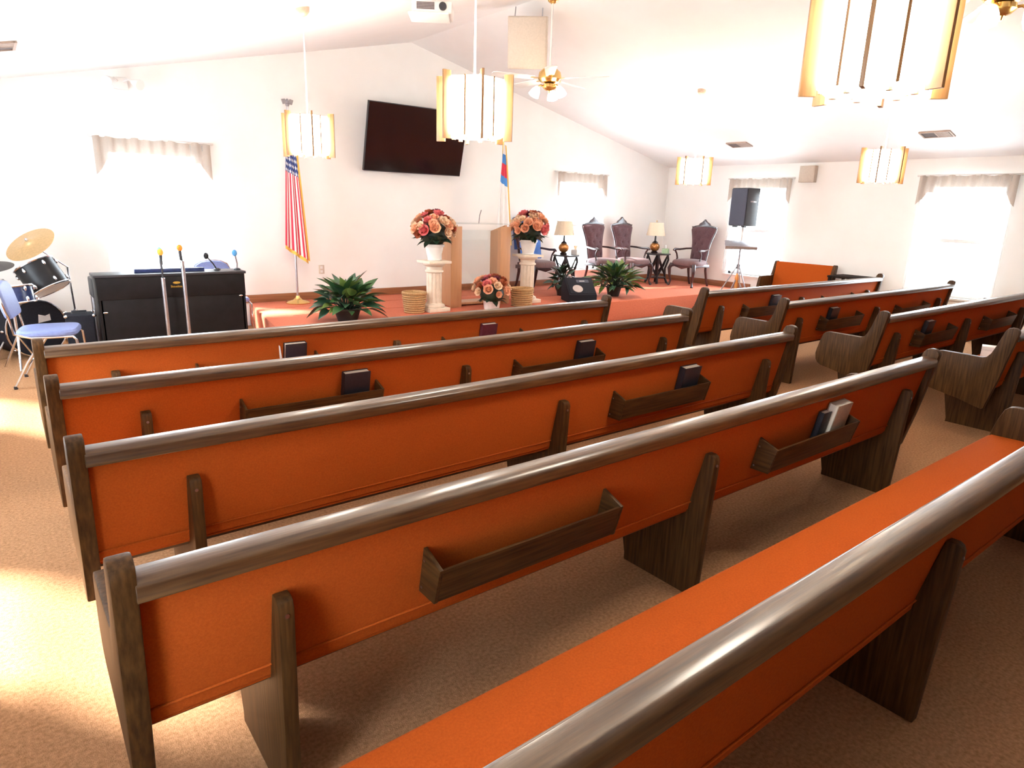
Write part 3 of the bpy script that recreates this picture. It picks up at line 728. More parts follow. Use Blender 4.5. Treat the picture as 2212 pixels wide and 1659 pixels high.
def plant(label, loc, rx, h, n, mats, potr=0.13, poth=0.16, seed=1, s0=1.0, cat='plant', name='leafy_plant', narrow=1.0):
    random.seed(seed)
    p = thing(name, label, cat, loc)
    MB().lathe([(potr * 0.72, 0), (potr, poth), (potr * 1.06, poth), (potr * 1.06, poth + 0.02), (potr * 0.92, poth + 0.02), (potr * 0.9, poth - 0.03)], 24).obj('pot', 'soil', p, smooth='auto')
    stems = MB()
    for i in range(n):
        az = 2 * PI * ((i * 0.618) % 1) + random.uniform(-.2, .2)
        q = (i + 0.5) / n
        th = R(88) * (1 - q) ** 0.85 - R(12) * q          # elevation of the spot on the dome
        k = random.uniform(0.42, 0.72)
        zc = poth + 0.02 + (h - poth) * k * max(0.0, math.sin(th)) * 0.9
        rr = rx * k * math.cos(th) + 0.02
        pos = (math.cos(az) * rr, math.sin(az) * rr, zc)
        stems.tube([(math.cos(az) * 0.03, math.sin(az) * 0.03, poth - 0.02), (math.cos(az) * rr * 0.6, math.sin(az) * rr * 0.6, zc * 0.75 + poth * 0.25), pos], 0.004, 5)
        el = th * 0.75 + random.uniform(-.25, .25)
        o = put_leaf(p, pos, az + random.uniform(-.35, .35), el, s0 * random.uniform(0.75, 1.1), random.choice(mats), random.uniform(-.5, .5))
        if narrow != 1.0: o.scale = (o.scale[0], o.scale[1] * narrow, o.scale[2])
    stems.obj('stems', 'leafdark', p)
    return p
plant('broad leaved green plant on the platform behind the front pew', (3.10, 7.00, ZP), 0.36, 0.46, 100, ['leaf', 'leaf', 'leaf2', 'leaf3', 'leaf2'], 0.15, 0.13, 3, 1.0)
plant('bushy narrow leaved green plant at the right of the black wedge', (7.68, 7.22, ZP), 0.42, 0.54, 130, ['leaf', 'leaf3', 'leaf3', 'leaf2', 'leaf'], 0.12, 0.14, 9, 1.05, narrow=0.6)
plant('glossy dark leaved plant catching window light behind the black wedge', (6.95, 7.64, ZP), 0.18, 0.56, 40, ['leaf2', 'leaf2', 'leafdark'], 0.09, 0.14, 12, 0.72)

def blossom_mesh(m, r=0.05):
    mb = MB()
    for ring, (n, tilt, rad) in enumerate(((7, 0.35, 1.0), (6, 0.8, 0.8), (5, 1.25, 0.55))):
        for i in range(n):
            a = 2 * PI * (i + 0.5 * ring) / n
            mt = Matrix.Rotation(a, 4, 'Z') @ Matrix.Rotation(-tilt, 4, 'Y')
            L, W = r * rad, r * 0.48
            mb.add([(0.004, 0, 0), (L * 0.5, -W, 0.004), (L * 0.5, W, 0.004), (L * 0.95, -W * 0.6, 0.012), (L * 0.95, W * 0.6, 0.012), (L * 1.05, 0, 0.014), (L * 0.55, 0, -0.004)],
                   [(0, 1, 6), (0, 6, 2), (1, 3, 5, 6), (6, 5, 4, 2)], mt)
    me = bpy.data.meshes.new('blossom'); me.from_pydata(mb.v, [], mb.f)
    for pl in me.polygons: pl.use_smooth = True
    me.materials.append(MT[m]); me.update()
    return me
BLOS = {k: blossom_mesh(k) for k in ('fl_peach', 'fl_cream', 'fl_rust', 'fl_pink', 'fl_wine')}
def put_blossom(p, pos, d, s, k):
    o = link('blossom', BLOS[k], p)
    o.matrix_local = Matrix.Translation(pos) @ Vector(d).to_track_quat('Z', 'Y').to_matrix().to_4x4() @ Matrix.Scale(s, 4)
def arrangement(label, loc, pot, zf, rad, n, seed, kinds, leaves=18, squash=0.8):
    random.seed(seed)
    p = thing('flower_vase', label, 'flowers', loc)
    MB().lathe(pot, 28).obj('vase', 'ceramic', p, smooth='auto')
    top = max(z for r, z in pot)
    core = MB().ball((0, 0, zf - rad * 0.16), rad * 0.70, rad * 0.70, rad * squash * 0.72, 14, 10)
    core.obj('moss_core', 'leafdark', p, smooth=True)
    for i in range(leaves):
        az = 2 * PI * i / leaves + random.uniform(-.15, .15)
        put_leaf(p, (math.cos(az) * rad * 0.40, math.sin(az) * rad * 0.40, zf - rad * random.uniform(0.25, 0.55)), az, random.uniform(-0.25, 0.45), rad * random.uniform(2.4, 3.2), 'leafdark' if i % 3 else 'leaf2')
    for i in range(n):
        t = (i + 0.5) / n
        el = math.asin(1 - 1.18 * t); az = i * 2.39996 + random.uniform(-.2, .2)
        d = Vector((math.cos(az) * math.cos(el), math.sin(az) * math.cos(el), math.sin(el)))
        pos = (d.x * rad * random.uniform(.8, 1.0), d.y * rad * random.uniform(.8, 1.0), zf + d.z * rad * squash * random.uniform(.85, 1.05))
        put_blossom(p, pos, d + Vector((0, 0, 0.2)), random.uniform(1.1, 1.7) * rad / 0.24, kinds[i % len(kinds)] if i > 5 else random.choice(['fl_rust', 'fl_wine', 'fl_pink']))
    return p
POT = [(0.075, 0), (0.085, 0.01), (0.080, 0.02), (0.112, 0.14), (0.115, 0.165), (0.128, 0.17), (0.130, 0.20), (0.118, 0.20), (0.105, 0.19)]
KS = ['fl_peach', 'fl_cream', 'fl_peach', 'fl_rust', 'fl_cream', 'fl_pink', 'fl_peach']
arrangement('peach and rust flowers in a white pot on the left pedestal', (4.37, 7.20, ZP + 0.635), POT, 0.365, 0.25, 40, 4, KS, 30)
arrangement('peach and pink flowers in a white pot on the right pedestal', (5.97, 7.30, ZP + 0.675), POT, 0.355, 0.25, 40, 8, ['fl_peach', 'fl_pink', 'fl_cream', 'fl_peach', 'fl_cream'], 30)
arrangement('rust and peach flowers in a white pot low between the pedestals', (5.12, 6.98, ZP), [(0.10, 0), (0.115, 0.12), (0.12, 0.125), (0.105, 0.125)], 0.24, 0.23, 30, 15, KS, 10)
def pedestal(label, loc, h):
    p = thing('pedestal', label, 'pedestal', loc, 0, 'ivory column pedestals')
    MB().box(-0.15, 0.15, -0.15, 0.15, 0, 0.05).obj('plinth', 'plaster', p, bevel=0.006)
    MB().lathe([(0.135, 0.05), (0.14, 0.065), (0.13, 0.085), (0.105, 0.095), (0.10, 0.11)], 28).obj('base_moulding', 'plaster', p, smooth='auto')
    n = 12; poly = []
    for i in range(n):
        a = 2 * PI * i / n
        for da, r in ((-0.18, 0.098), (-0.09, 0.098), (0.09, 0.098), (0.18, 0.098), (0.26, 0.088)):
            poly.append((math.cos(a + da) * r, math.sin(a + da) * r))
    MB().prism(poly, 'z', 0.10, h - 0.14).obj('fluted_shaft', 'plaster', p)
    MB().lathe([(0.098, h - 0.15), (0.118, h - 0.14), (0.118, h - 0.125), (0.10, h - 0.11), (0.105, h - 0.075), (0.14, h - 0.05), (0.14, h - 0.03)], 28).obj('capital', 'plaster', p, smooth='auto')
    MB().box(-0.16, 0.16, -0.16, 0.16, h - 0.032, h).obj('abacus', 'plaster', p, bevel=0.006)
pedestal('ivory fluted pedestal left of the lectern', (4.37, 7.20, ZP), 0.635)
pedestal('ivory fluted pedestal right of the lectern', (5.97, 7.30, ZP), 0.675)
def basket(label, loc, r0, r1, h, nr):
    p = thing('wicker_basket', label, 'basket', loc, 0, 'wicker baskets on the platform')
    MB().lathe([(r0 * 0.96, 0.0), (r1 * 0.95, h), (r1 * 0.9, h), (r0 * 0.9, 0.01)], 24).obj('basket_wall', 'wicker', p, smooth='auto')
    for k in range(nr):
        t = (k + 0.5) / nr; r = r0 + (r1 - r0) * t
        MB().tube([(math.cos(2 * PI * i / 24) * (r + 0.003 * (-1) ** (i + k)), math.sin(2 * PI * i / 24) * (r + 0.003 * (-1) ** (i + k)), h * t) for i in range(25)], h / nr * 0.46, 6, caps=False).obj('wicker_strand', 'wicker', p, smooth='auto')
    MB().tube([(math.cos(2 * PI * i / 24) * r1, math.sin(2 * PI * i / 24) * r1, h) for i in range(25)], 0.014, 6, caps=False).obj('basket_rim', 'wicker', p, smooth='auto')
basket('tan wicker basket left of the left pedestal', (4.07, 7.18, ZP), 0.115, 0.145, 0.25, 9)
basket('tan wicker basket beside the right pedestal', (5.66, 7.02, ZP), 0.13, 0.15, 0.24, 8)

# black wedge monitor with badge
p = thing('stage_monitor', 'black wedge floor monitor with a round grey badge', 'loudspeaker', (6.74, 7.02, ZP), -0.45)
MB().prism([(-0.20, 0.0), (0.22, 0.0), (0.24, 0.22), (0.10, 0.34), (-0.20, 0.12)], 'x', -0.21, 0.21).obj('cabinet', 'blackcase', p, bevel=0.01)
_t = Matrix.Translation((0, -0.05, 0.23)) @ Matrix.Rotation(math.atan2(0.22, 0.30), 4, 'X')
MB().box(-0.19, 0.19, -0.17, 0.17, 0.0, 0.008, _t).obj('grille', 'blackcase', p, bevel=0.004)
MB().tube([_t @ Vector((-0.06, -0.07, 0.006)), _t @ Vector((-0.06, -0.07, 0.014))], 0.075, 28).obj('round_badge', 'logodot', p)
MB().box(-0.05, 0.14, 0.06, 0.12, 0.008, 0.012, _t).obj('name_plate', 'grille', p)
for k in range(4): MB().box(0.0 + k * 0.02, 0.013 + k * 0.02, 0.08, 0.10, 0.012, 0.0135, _t).obj('plate_letter', 'logo', p)

# ------------------------------------------------------------------ ornate chairs
def ornate_chair(label, loc, rz, cloth=False):
    p = thing('throne_chair', label, 'chair', loc, rz, 'ornate burgundy chairs on the platform'); p.scale = (0.96, 0.96, 0.96)
    # widths of the shield back by height
    prof = [(0.46, 0.17), (0.56, 0.18), (0.68, 0.185), (0.80, 0.20), (0.90, 0.225), (0.99, 0.255), (1.05, 0.275), (1.085, 0.27), (1.10, 0.21), (1.115, 0.12)]
    def wid(z):
        for (a, wa), (b2, wb) in zip(prof, prof[1:]):
            if a <= z <= b2: return wa + (wb - wa) * (z - a) / (b2 - a)
        return prof[-1][1]
    def yb(z): return 0.21 + (z - 0.46) * 0.16
    nu, nv = 20, 26
    vs = []; fs = []
    for side in (0, 1):
        for j in range(nv + 1):
            z = 0.46 + (1.115 - 0.46) * j / nv
            for i in range(nu + 1):
                u = -1 + 2 * i / nu
                edge = max(0, 1 - abs(u) ** 4) * max(0, 1 - abs(2 * j / nv - 1) ** 8)
                if side == 0:
                    tu = math.cos(u * 2.5 * PI) * math.cos(j / nv * 6 * PI)
                    y = yb(z) - 0.03 - 0.060 * edge + 0.030 * edge * max(0.0, tu) ** 3
                else: y = yb(z) + 0.03
                vs.append((u * wid(z), y, z))
    n = (nu + 1) * (nv + 1)
    for s in (0, 1):
        for j in range(nv):
            for i in range(nu):
                a = s * n + j * (nu + 1) + i
                fs.append((a, a + 1, a + nu + 2, a + nu + 1))
    for j in range(nv):
        for i0 in (0, nu):
            a = j * (nu + 1) + i0; fs.append((a, a + nu + 1, n + a + nu + 1, n + a))
    for i in range(nu):
        for j0 in (0, nv):
            a = j0 * (nu + 1) + i; fs.append((a, a + 1, n + a + 1, n + a))
    MB().add(vs, fs).obj('tufted_back', 'burgundy', p, smooth='auto')
    fr = [(wid(z) * s + 0.0, yb(z), z) for s, zs in ((-1, [q[0] for q in prof]), (1, [q[0] for q in reversed(prof)])) for z in zs]
    MB().tube(fr, 0.017, 6).obj('back_frame', 'mahog', p, smooth='auto')
    y1 = yb(1.1)
    MB().prism([(-0.27, 1.085), (-0.285, 1.115), (-0.25, 1.115), (-0.20, 1.13), (-0.13, 1.145), (-0.10, 1.18), (-0.05, 1.205), (-0.015, 1.235), (0, 1.255), (0.015, 1.235), (0.05, 1.205), (0.10, 1.18), (0.13, 1.145), (0.20, 1.13), (0.25, 1.115), (0.285, 1.115), (0.27, 1.085), (0.12, 1.105), (0, 1.115), (-0.12, 1.105)], 'y', y1 - 0.025, y1 + 0.025).obj('carved_crest', 'mahog', p, bevel=0.006)
    # seat
    out = []
    for i in range(32):
        a = 2 * PI * i / 32
        c, s = math.cos(a), math.sin(a)
        rx = 0.30 * (abs(c) ** 0.55) * (1 if c > 0 else -1); ry = 0.27 * (abs(s) ** 0.6) * (1 if s > 0 else -1)
        if s > 0: rx *= 0.86
        out.append((rx, ry - 0.03))
    st = MB()
    rings = [(1.0, 0.40), (1.02, 0.43), (1.0, 0.465), (0.92, 0.49), (0.6, 0.508), (0.05, 0.515)]
    for k, z in rings: st.v += [(x * k, y * k, z) for x, y in out]
    for k in range(len(rings) - 1):
        for i in range(32): st.f.append((k * 32 + i, k * 32 + (i + 1) % 32, (k + 1) * 32 + (i + 1) % 32, (k + 1) * 32 + i))
    st.f += [tuple(range(31, -1, -1)), tuple(range(160, 192))]
    st.obj('seat', 'mauve', p, smooth='auto')
    apron = [(-0.28, 0.42), (0.28, 0.42), (0.28, 0.35), (0.20, 0.375), (0.10, 0.355), (0.0, 0.33), (-0.10, 0.355), (-0.20, 0.375), (-0.28, 0.35)]
    MB().prism(apron, 'y', -0.285, -0.255).obj('front_apron', 'mahog', p, bevel=0.005)
    for s in (-1, 1):
        MB().prism([(-0.27, 0.42), (0.20, 0.42), (0.20, 0.36), (-0.03, 0.375), (-0.27, 0.35)], 'x', 0.265 * s - 0.012, 0.265 * s + 0.012).obj('side_rail', 'mahog', p, bevel=0.004)
        MB().tube([(0.19 * s, yb(0.7), 0.70), (0.245 * s, 0.13, 0.695), (0.285 * s, -0.02, 0.68), (0.30 * s, -0.15, 0.685), (0.295 * s, -0.19, 0.665)], [0.016, 0.018, 0.020, 0.022, 0.016], 8).obj('arm', 'mahog', p, smooth='auto')
        MB().tube([(0.295 * s, -0.15, 0.67), (0.285 * s, -0.10, 0.60), (0.270 * s, -0.09, 0.52), (0.275 * s, -0.12, 0.42)], [0.018, 0.016, 0.018, 0.022], 8).obj('arm_post', 'mahog', p, smooth='auto')
        MB().tube([(0.255 * s, -0.25, 0.42), (0.285 * s, -0.285, 0.33), (0.275 * s, -0.275, 0.20), (0.255 * s, -0.255, 0.09), (0.270 * s, -0.275, 0.03), (0.285 * s, -0.295, 0.005)], [0.035, 0.036, 0.025, 0.017, 0.022, 0.026], 10).obj('leg', 'mahog', p, smooth='auto')
        MB().tube([(0.20 * s, 0.20, 0.46), (0.20 * s, 0.20, 0.30), (0.205 * s, 0.24, 0.12), (0.21 * s, 0.29, 0.0)], [0.028, 0.026, 0.020, 0.022], 10).obj('leg', 'mahog', p, smooth='auto')
    if cloth:
        c = thing('draped_cloth', 'bright blue cloth hung over the back of the half hidden ornate chair', 'cloth', loc, rz)
        def dr(u, v):
            x = -0.225 + 0.45 * u
            if v < 0.42:
                t = v / 0.42; z = 0.50 + (1.14 - 0.50) * t; y = yb(z) - 0.105
            else:
                t = (v - 0.42) / 0.16
                if t < 1: z = 1.14 + 0.02 * math.sin(PI * t); y = yb(1.14) - 0.105 + 0.15 * t
                else:
                    t = (v - 0.58) / 0.42; z = 1.14 - 0.5 * t; y = yb(z) + 0.05
            return (x, y + 0.006 * math.sin(u * 14), z)
        MB().sheet(dr, 20, 40).obj('cloth_sheet', 'bluecloth', c, smooth=True)
    return p
ornate_chair('ornate burgundy chair with a blue cloth, half hidden by the right pedestal', (7.02, 8.38, ZP), 0.0, True)
ornate_chair('ornate burgundy chair by the bright front window', (8.58, 8.38, ZP), 0.0)
ornate_chair('ornate burgundy chair left of the side table in the corner', (9.27, 8.33, ZP), 0.0)
ornate_chair('ornate burgundy chair against the right wall, facing the lectern', (10.16, 7.66, ZP), -PI / 2)

def side_table(label, loc, h=0.56):
    p = thing('side_table', label, 'table', loc, 0, 'dark side tables on the platform')
    MB().lathe([(0.20, h - 0.03), (0.235, h - 0.022), (0.235, h - 0.006), (0.225, h)], 32).obj('table_top', 'ebony', p, smooth='auto')
    MB().lathe([(0.15, 0.10), (0.165, 0.105), (0.165, 0.12), (0.15, 0.125)], 28).obj('lower_shelf', 'ebony', p, smooth='auto')
    for i in range(4):
        a = PI / 4 + i * PI / 2; c, s = math.cos(a), math.sin(a)
        MB().tube([(c * 0.18, s * 0.18, h - 0.02), (c * 0.20, s * 0.20, h - 0.12), (c * 0.15, s * 0.15, 0.28), (c * 0.16, s * 0.16, 0.10), (c * 0.21, s * 0.21, 0.0)], [0.022, 0.02, 0.018, 0.02, 0.024], 8).obj('leg', 'ebony', p, smooth='auto')
    for i in range(4):
        m = Matrix.Rotation(i * PI / 2, 4, 'Z')
        for s in (-1, 1):
            MB().tube([(0.12 * s, -0.125, h - 0.06), (0.03 * s, -0.13, h - 0.22), (-0.10 * s, -0.12, 0.16)], 0.016, 6, m).obj('lattice_bar', 'ebony', p, smooth='auto')
    return p
def lamp(label, loc):
    p = thing('table_lamp', label, 'lamp', loc, 0, 'cream shaded table lamps')
    MB().lathe([(0.06, 0), (0.065, 0.015), (0.05, 0.03), (0.035, 0.04)], 24).obj('foot', 'ebony', p, smooth='auto')
    MB().lathe([(0.04, 0.035), (0.075, 0.06), (0.092, 0.105), (0.085, 0.15), (0.05, 0.185), (0.03, 0.195)], 24).obj('globe_body', 'copper', p, smooth='auto')
    MB().lathe([(0.055, 0.183), (0.05, 0.20), (0.018, 0.225), (0.014, 0.33)], 16).obj('neck', 'ebony', p, smooth='auto')
    MB().lathe([(0.175, 0.32), (0.150, 0.44), (0.128, 0.555), (0.124, 0.555), (0.147, 0.44), (0.171, 0.32)], 32).obj('shade', 'shade', p, smooth='auto')
    MB().ball((0, 0, 0.585), 0.012).obj('finial', 'brass', p, smooth=True)
    MB().tube([(0, 0, 0.33), (0, 0, 0.58)], 0.004, 6).obj('harp_rod', 'brass', p)
side_table('dark lattice side table in the corner of the platform', (9.94, 8.27, ZP))
lamp('cream shaded lamp on the corner side table', (9.90, 8.33, ZP + 0.56))
side_table('dark lattice side table beside the front window', (7.72, 8.42, ZP))
lamp('cream shaded lamp left of the bright front window', (7.70, 8.46, ZP + 0.56))
p = thing('tissue_box', 'pale green tissue box on the corner side table', 'tissue box', (10.00, 8.15, ZP + 0.56), 0.5)
MB().box(-0.06, 0.06, -0.06, 0.06, 0, 0.09).obj('box', 'palegreen', p, bevel=0.006)
MB().sheet(lambda u, v: ((u - .5) * .08 * (1 + v), 0.015 * math.sin(u * 9), 0.085 + 0.07 * v), 8, 4).obj('tissue', 'white', p, smooth=True)
p = thing('tissue_box', 'white tissue box beside the lamp at the front window', 'tissue box', (7.86, 8.33, ZP + 0.56), 0.3)
MB().box(-0.06, 0.06, -0.06, 0.06, 0, 0.09).obj('box', 'white', p, bevel=0.006)
MB().sheet(lambda u, v: ((u - .5) * .08 * (1 + v), 0.015 * math.sin(u * 9), 0.085 + 0.07 * v), 8, 4).obj('tissue', 'fl_cream', p, smooth=True)
# wall outlet
p = thing('wall_outlet', 'beige wall outlet between the flag and the lectern', 'outlet', (3.56, YF, 0.70))
MB().box(-0.04, 0.04, -0.008, 0, -0.06, 0.06).obj('cover_plate', 'beige', p, bevel=0.003)
for z in (-0.028, 0.028): MB().box(-0.018, 0.018, -0.011, -0.007, z - 0.018, z + 0.018).obj('socket', 'white', p, bevel=0.002)

# ------------------------------------------------------------------ PA speaker on pole, music stand, dark table
p = thing('pole_loudspeaker', 'black loudspeaker on a pole before the right wall window', 'loudspeaker', (10.15, 6.66, 0), 0)
_t = Matrix.Translation((0, 0, 1.42)) @ Matrix.Rotation(-1.78, 4, 'Z')
body = [(-0.185, -0.15), (0.185, -0.15), (0.12, 0.18), (-0.12, 0.18)]
MB().prism(body, 'z', 0.0, 0.62, _t).obj('cabinet', 'blackplas', p, bevel=0.015)
MB().box(-0.175, 0.175, -0.166, -0.148, 0.015, 0.605, _t).obj('grille', 'grille', p, bevel=0.008)
MB().tube([(0.165, -0.06, 0.40), (0.195, -0.03, 0.40), (0.165, 0.06, 0.40)], 0.012, 8, _t).obj('side_handle', 'greymetal', p, smooth='auto')
for s in (-1, 1): MB().box(0.10 * s - 0.03, 0.10 * s + 0.03, -0.12, -0.05, -0.02, 0.005, _t).obj('rubber_foot', 'blackplas', p, bevel=0.004)
MB().tube([(0, 0, 0.30), (0, 0, 1.45)], 0.017, 10).obj('pole', 'white', p, smooth='auto')
MB().tube([(0, 0, 0.70), (0, 0, 0.78)], 0.03, 12).obj('leg_collar', 'blackplas', p, smooth='auto')
for i in range(3):
    a = 2 * PI * i / 3 + 0.3; c, s = math.cos(a), math.sin(a)
    MB().tube([(c * 0.025, s * 0.025, 0.74), (c * 0.42, s * 0.42, 0.02)], 0.011, 8).obj('leg', 'greymetal', p, smooth='auto')
    MB().tube([(0.0, 0.0, 0.32), (c * 0.26, s * 0.26, 0.31)], 0.007, 6).obj('leg_brace', 'greymetal', p, smooth='auto')
p = thing('music_stand', 'music stand with a tilted tray below the black pole speaker', 'music stand', (9.78, 6.42, 0), 0)
_t = Matrix.Translation((0, 0, 1.12)) @ Matrix.Rotation(-0.9, 4, 'Z') @ Matrix.Rotation(R(-70), 4, 'X')
MB().box(-0.25, 0.25, -0.008, 0.0, -0.17, 0.17, _t).obj('tray', 'greymetal', p, bevel=0.003)
MB().box(-0.25, 0.25, -0.05, 0.0, -0.18, -0.172, _t).obj('tray_lip', 'greymetal', p)
MB().box(-0.05, 0.05, 0.0, 0.03, -0.05, 0.05, _t).obj('tray_clamp', 'leathermar', p, bevel=0.005)
MB().tube([(0, 0, 0.62), (0, 0, 1.12)], 0.011, 10).obj('upper_pole', 'greymetal', p, smooth='auto')
MB().prism([(-0.02, -0.02), (0.02, -0.02), (0.02, 0.02), (-0.02, 0.02)], 'z', 0.05, 0.60).obj('lower_post', 'orangewood', p, bevel=0.004)
MB().lathe([(0.012, 0.66), (0.03, 0.60), (0.034, 0.56), (0.03, 0.54)], 12).obj('post_collar', 'orangewood', p, smooth='auto')
for i in range(3):
    a = 2 * PI * i / 3 + 0.85; c, s = math.cos(a), math.sin(a)
    MB().tube([(c * 0.02, s * 0.02, 0.56), (c * 0.26, s * 0.26, 0.10), (c * 0.30, s * 0.30, 0.0)], 0.012, 8).obj('leg', 'greymetal', p, smooth='auto')
p = thing('low_table', 'dark low table at the near end of the side bench', 'table', (10.45, 4.84, 0))
MB().box(-0.25, 0.25, -0.30, 0.27, 0.71, 0.74).obj('table_top', 'mattedark', p, bevel=0.004)
for sx in (-1, 1):
    for sy in (-1, 1):
        MB().box(0.22 * sx - 0.02, 0.22 * sx + 0.02, 0.24 * sy - 0.02, 0.24 * sy + 0.02, 0, 0.71).obj('leg', 'mattedark', p, bevel=0.003)
p = thing('paper_box', 'small white box resting on the fourth right bank pew seat', 'box', (6.32, 1.74, 0.458), 0.3)
MB().box(-0.06, 0.06, -0.05, 0.05, 0, 0.17).obj('carton', 'white', p, bevel=0.004)
MB().box(-0.061, 0.061, -0.051, 0.051, 0.140, 0.173).obj('carton_lid', 'white', p, bevel=0.003)

# ------------------------------------------------------------------ piano seen from behind
p = thing('upright_piano', 'black upright electric piano seen from behind at left', 'piano', (0.735, 7.38, 0))
W = 1.37
MB().box(0.02, W - 0.02, 0.0, 0.03, 0.03, 0.62).obj('lower_back_panel', 'black', p, bevel=0.003)
MB().box(0.0, W, -0.008, 0.022, 0.62, 0.835).obj('upper_back_panel', 'black', p, bevel=0.004)
MB().box(-0.015, W + 0.015, -0.02, 0.30, 0.835, 0.862).obj('lid', 'blackplas', p, bevel=0.006)
for x in (0.0, W - 0.04):
    MB().box(x, x + 0.04, 0.0, 0.28, 0.0, 0.835).obj('side_panel', 'black', p, bevel=0.004)
    MB().box(x - 0.005, x + 0.045, 0.28, 0.62, 0.60, 0.80).obj('key_block', 'blackplas', p, bevel=0.02)
    MB().tube([(x + 0.02, 0.54, 0.0), (x + 0.02, 0.54, 0.60)], 0.026, 12).obj('front_leg', 'steel', p, smooth='auto')
MB().box(0.04, W - 0.04, 0.26, 0.60, 0.60, 0.68).obj('key_bed', 'black', p, bevel=0.004)
for i in range(36): MB().box(0.07 + i * 0.0343, 0.07 + i * 0.0343 + 0.032, 0.44, 0.59, 0.68, 0.695).obj('key', 'white', p)
MB().box(0.35, 1.0, 0.10, 0.13, 0.862, 0.90, Matrix.Identity(4)).obj('music_desk', 'snareblue', p, bevel=0.004)  # navy colour stands in for the blue window sheen on a black part
for x, z in ((0.05, 0.50), (W - 0.05, 0.60)):
    MB().ball((x, -0.004, z), 0.022, 0.008, 0.010).obj('chrome_latch', 'chrome', p, smooth=True)
e = MB(); n = 20
e.prism([(0.70 + 0.035 * math.cos(2 * PI * i / n), 0.765 + 0.012 * math.sin(2 * PI * i / n)) for i in range(n)], 'y', -0.011, -0.008)
e.obj('gold_emblem', 'goldprint', p)
x = 0.645
for w_, h_ in ((.014, .026), (.010, .018), (.014, .018), (.012, .018), (.012, .024), (.010, .018), (.014, .018), (.010, .024)):
    g = MB().box(x, x + w_ * 0.35, -0.0105, -0.008, 0.715, 0.715 + h_).box(x, x + w_, -0.0105, -0.008, 0.715, 0.720).box(x + w_ * 0.65, x + w_, -0.0105, -0.008, 0.715, 0.715 + h_ * 0.8)
    g.obj('gold_letter', 'goldprint', p); x += w_ + 0.003

def mic(label, base, top, lower_z, foam, lean=(0, 0), tube_r=0.019):
    p = thing('microphone_stand', label, 'microphone', base)
    MB().lathe([(0.085, 0), (0.085, 0.012), (0.035, 0.022), (0.022, 0.05)], 24).obj('round_base', 'blackplas', p, smooth='auto')
    MB().tube([(0, 0, 0.02), (0, 0, lower_z)], tube_r, 10).obj('lower_tube', 'steel', p, smooth='auto')
    MB().tube([(0, 0, lower_z - 0.02), (lean[0] * 0.5, lean[1] * 0.5, (lower_z + top) / 2), (lean[0], lean[1], top - 0.06)], 0.008, 8).obj('upper_tube', 'blackplas', p, smooth='auto')
    MB().tube([(lean[0], lean[1], top - 0.12), (lean[0] * 1.1, lean[1] * 1.1, top - 0.02)], [0.011, 0.016], 10).obj('microphone_body', 'blackplas', p, smooth='auto')
    MB().ball((lean[0] * 1.1, lean[1] * 1.1, top), 0.028, 0.028, 0.034).obj('foam_head', foam, p, smooth=True)
mic('yellow headed microphone on the left stand before the piano', (1.275, 7.15, 0), 1.085, 0.84, 'foam_y')
mic('orange headed microphone on the right stand before the piano', (1.462, 7.15, 0), 1.125, 1.00, 'foam_o', (-0.012, 0))
def gooseneck(label, pts, foam, m, fr=0.026):
    base = pts[0]
    p = thing('gooseneck_microphone', label, 'microphone', base)
    q = [Vector(a) - Vector(base) for a in pts]
    MB().lathe([(0.035, 0), (0.035, 0.01), (0.015, 0.02)], 16).obj('clip_base', 'blackplas', p, smooth='auto')
    MB().tube(q, 0.007, 8).obj('neck', m, p, smooth='auto')
    MB().ball(q[-1], fr, fr, fr * 1.3).obj('foam_head', foam, p, smooth=True)
gooseneck('black microphone leaning over the piano lid', [(1.87, 7.52, 0.866), (1.83, 7.50, 0.935), (1.755, 7.45, 1.02)], 'foam_k', 'blackplas')
gooseneck('blue headed microphone at the right end of the piano', [(2.07, 7.50, 0.864), (2.075, 7.50, 0.93), (2.045, 7.46, 1.045)], 'foam_b', 'greymetal')
gooseneck('pale green microphone behind the yellow one', [(1.345, 7.60, 0.864), (1.345, 7.60, 0.95), (1.35, 7.60, 1.07)], 'foam_g', 'greymetal')

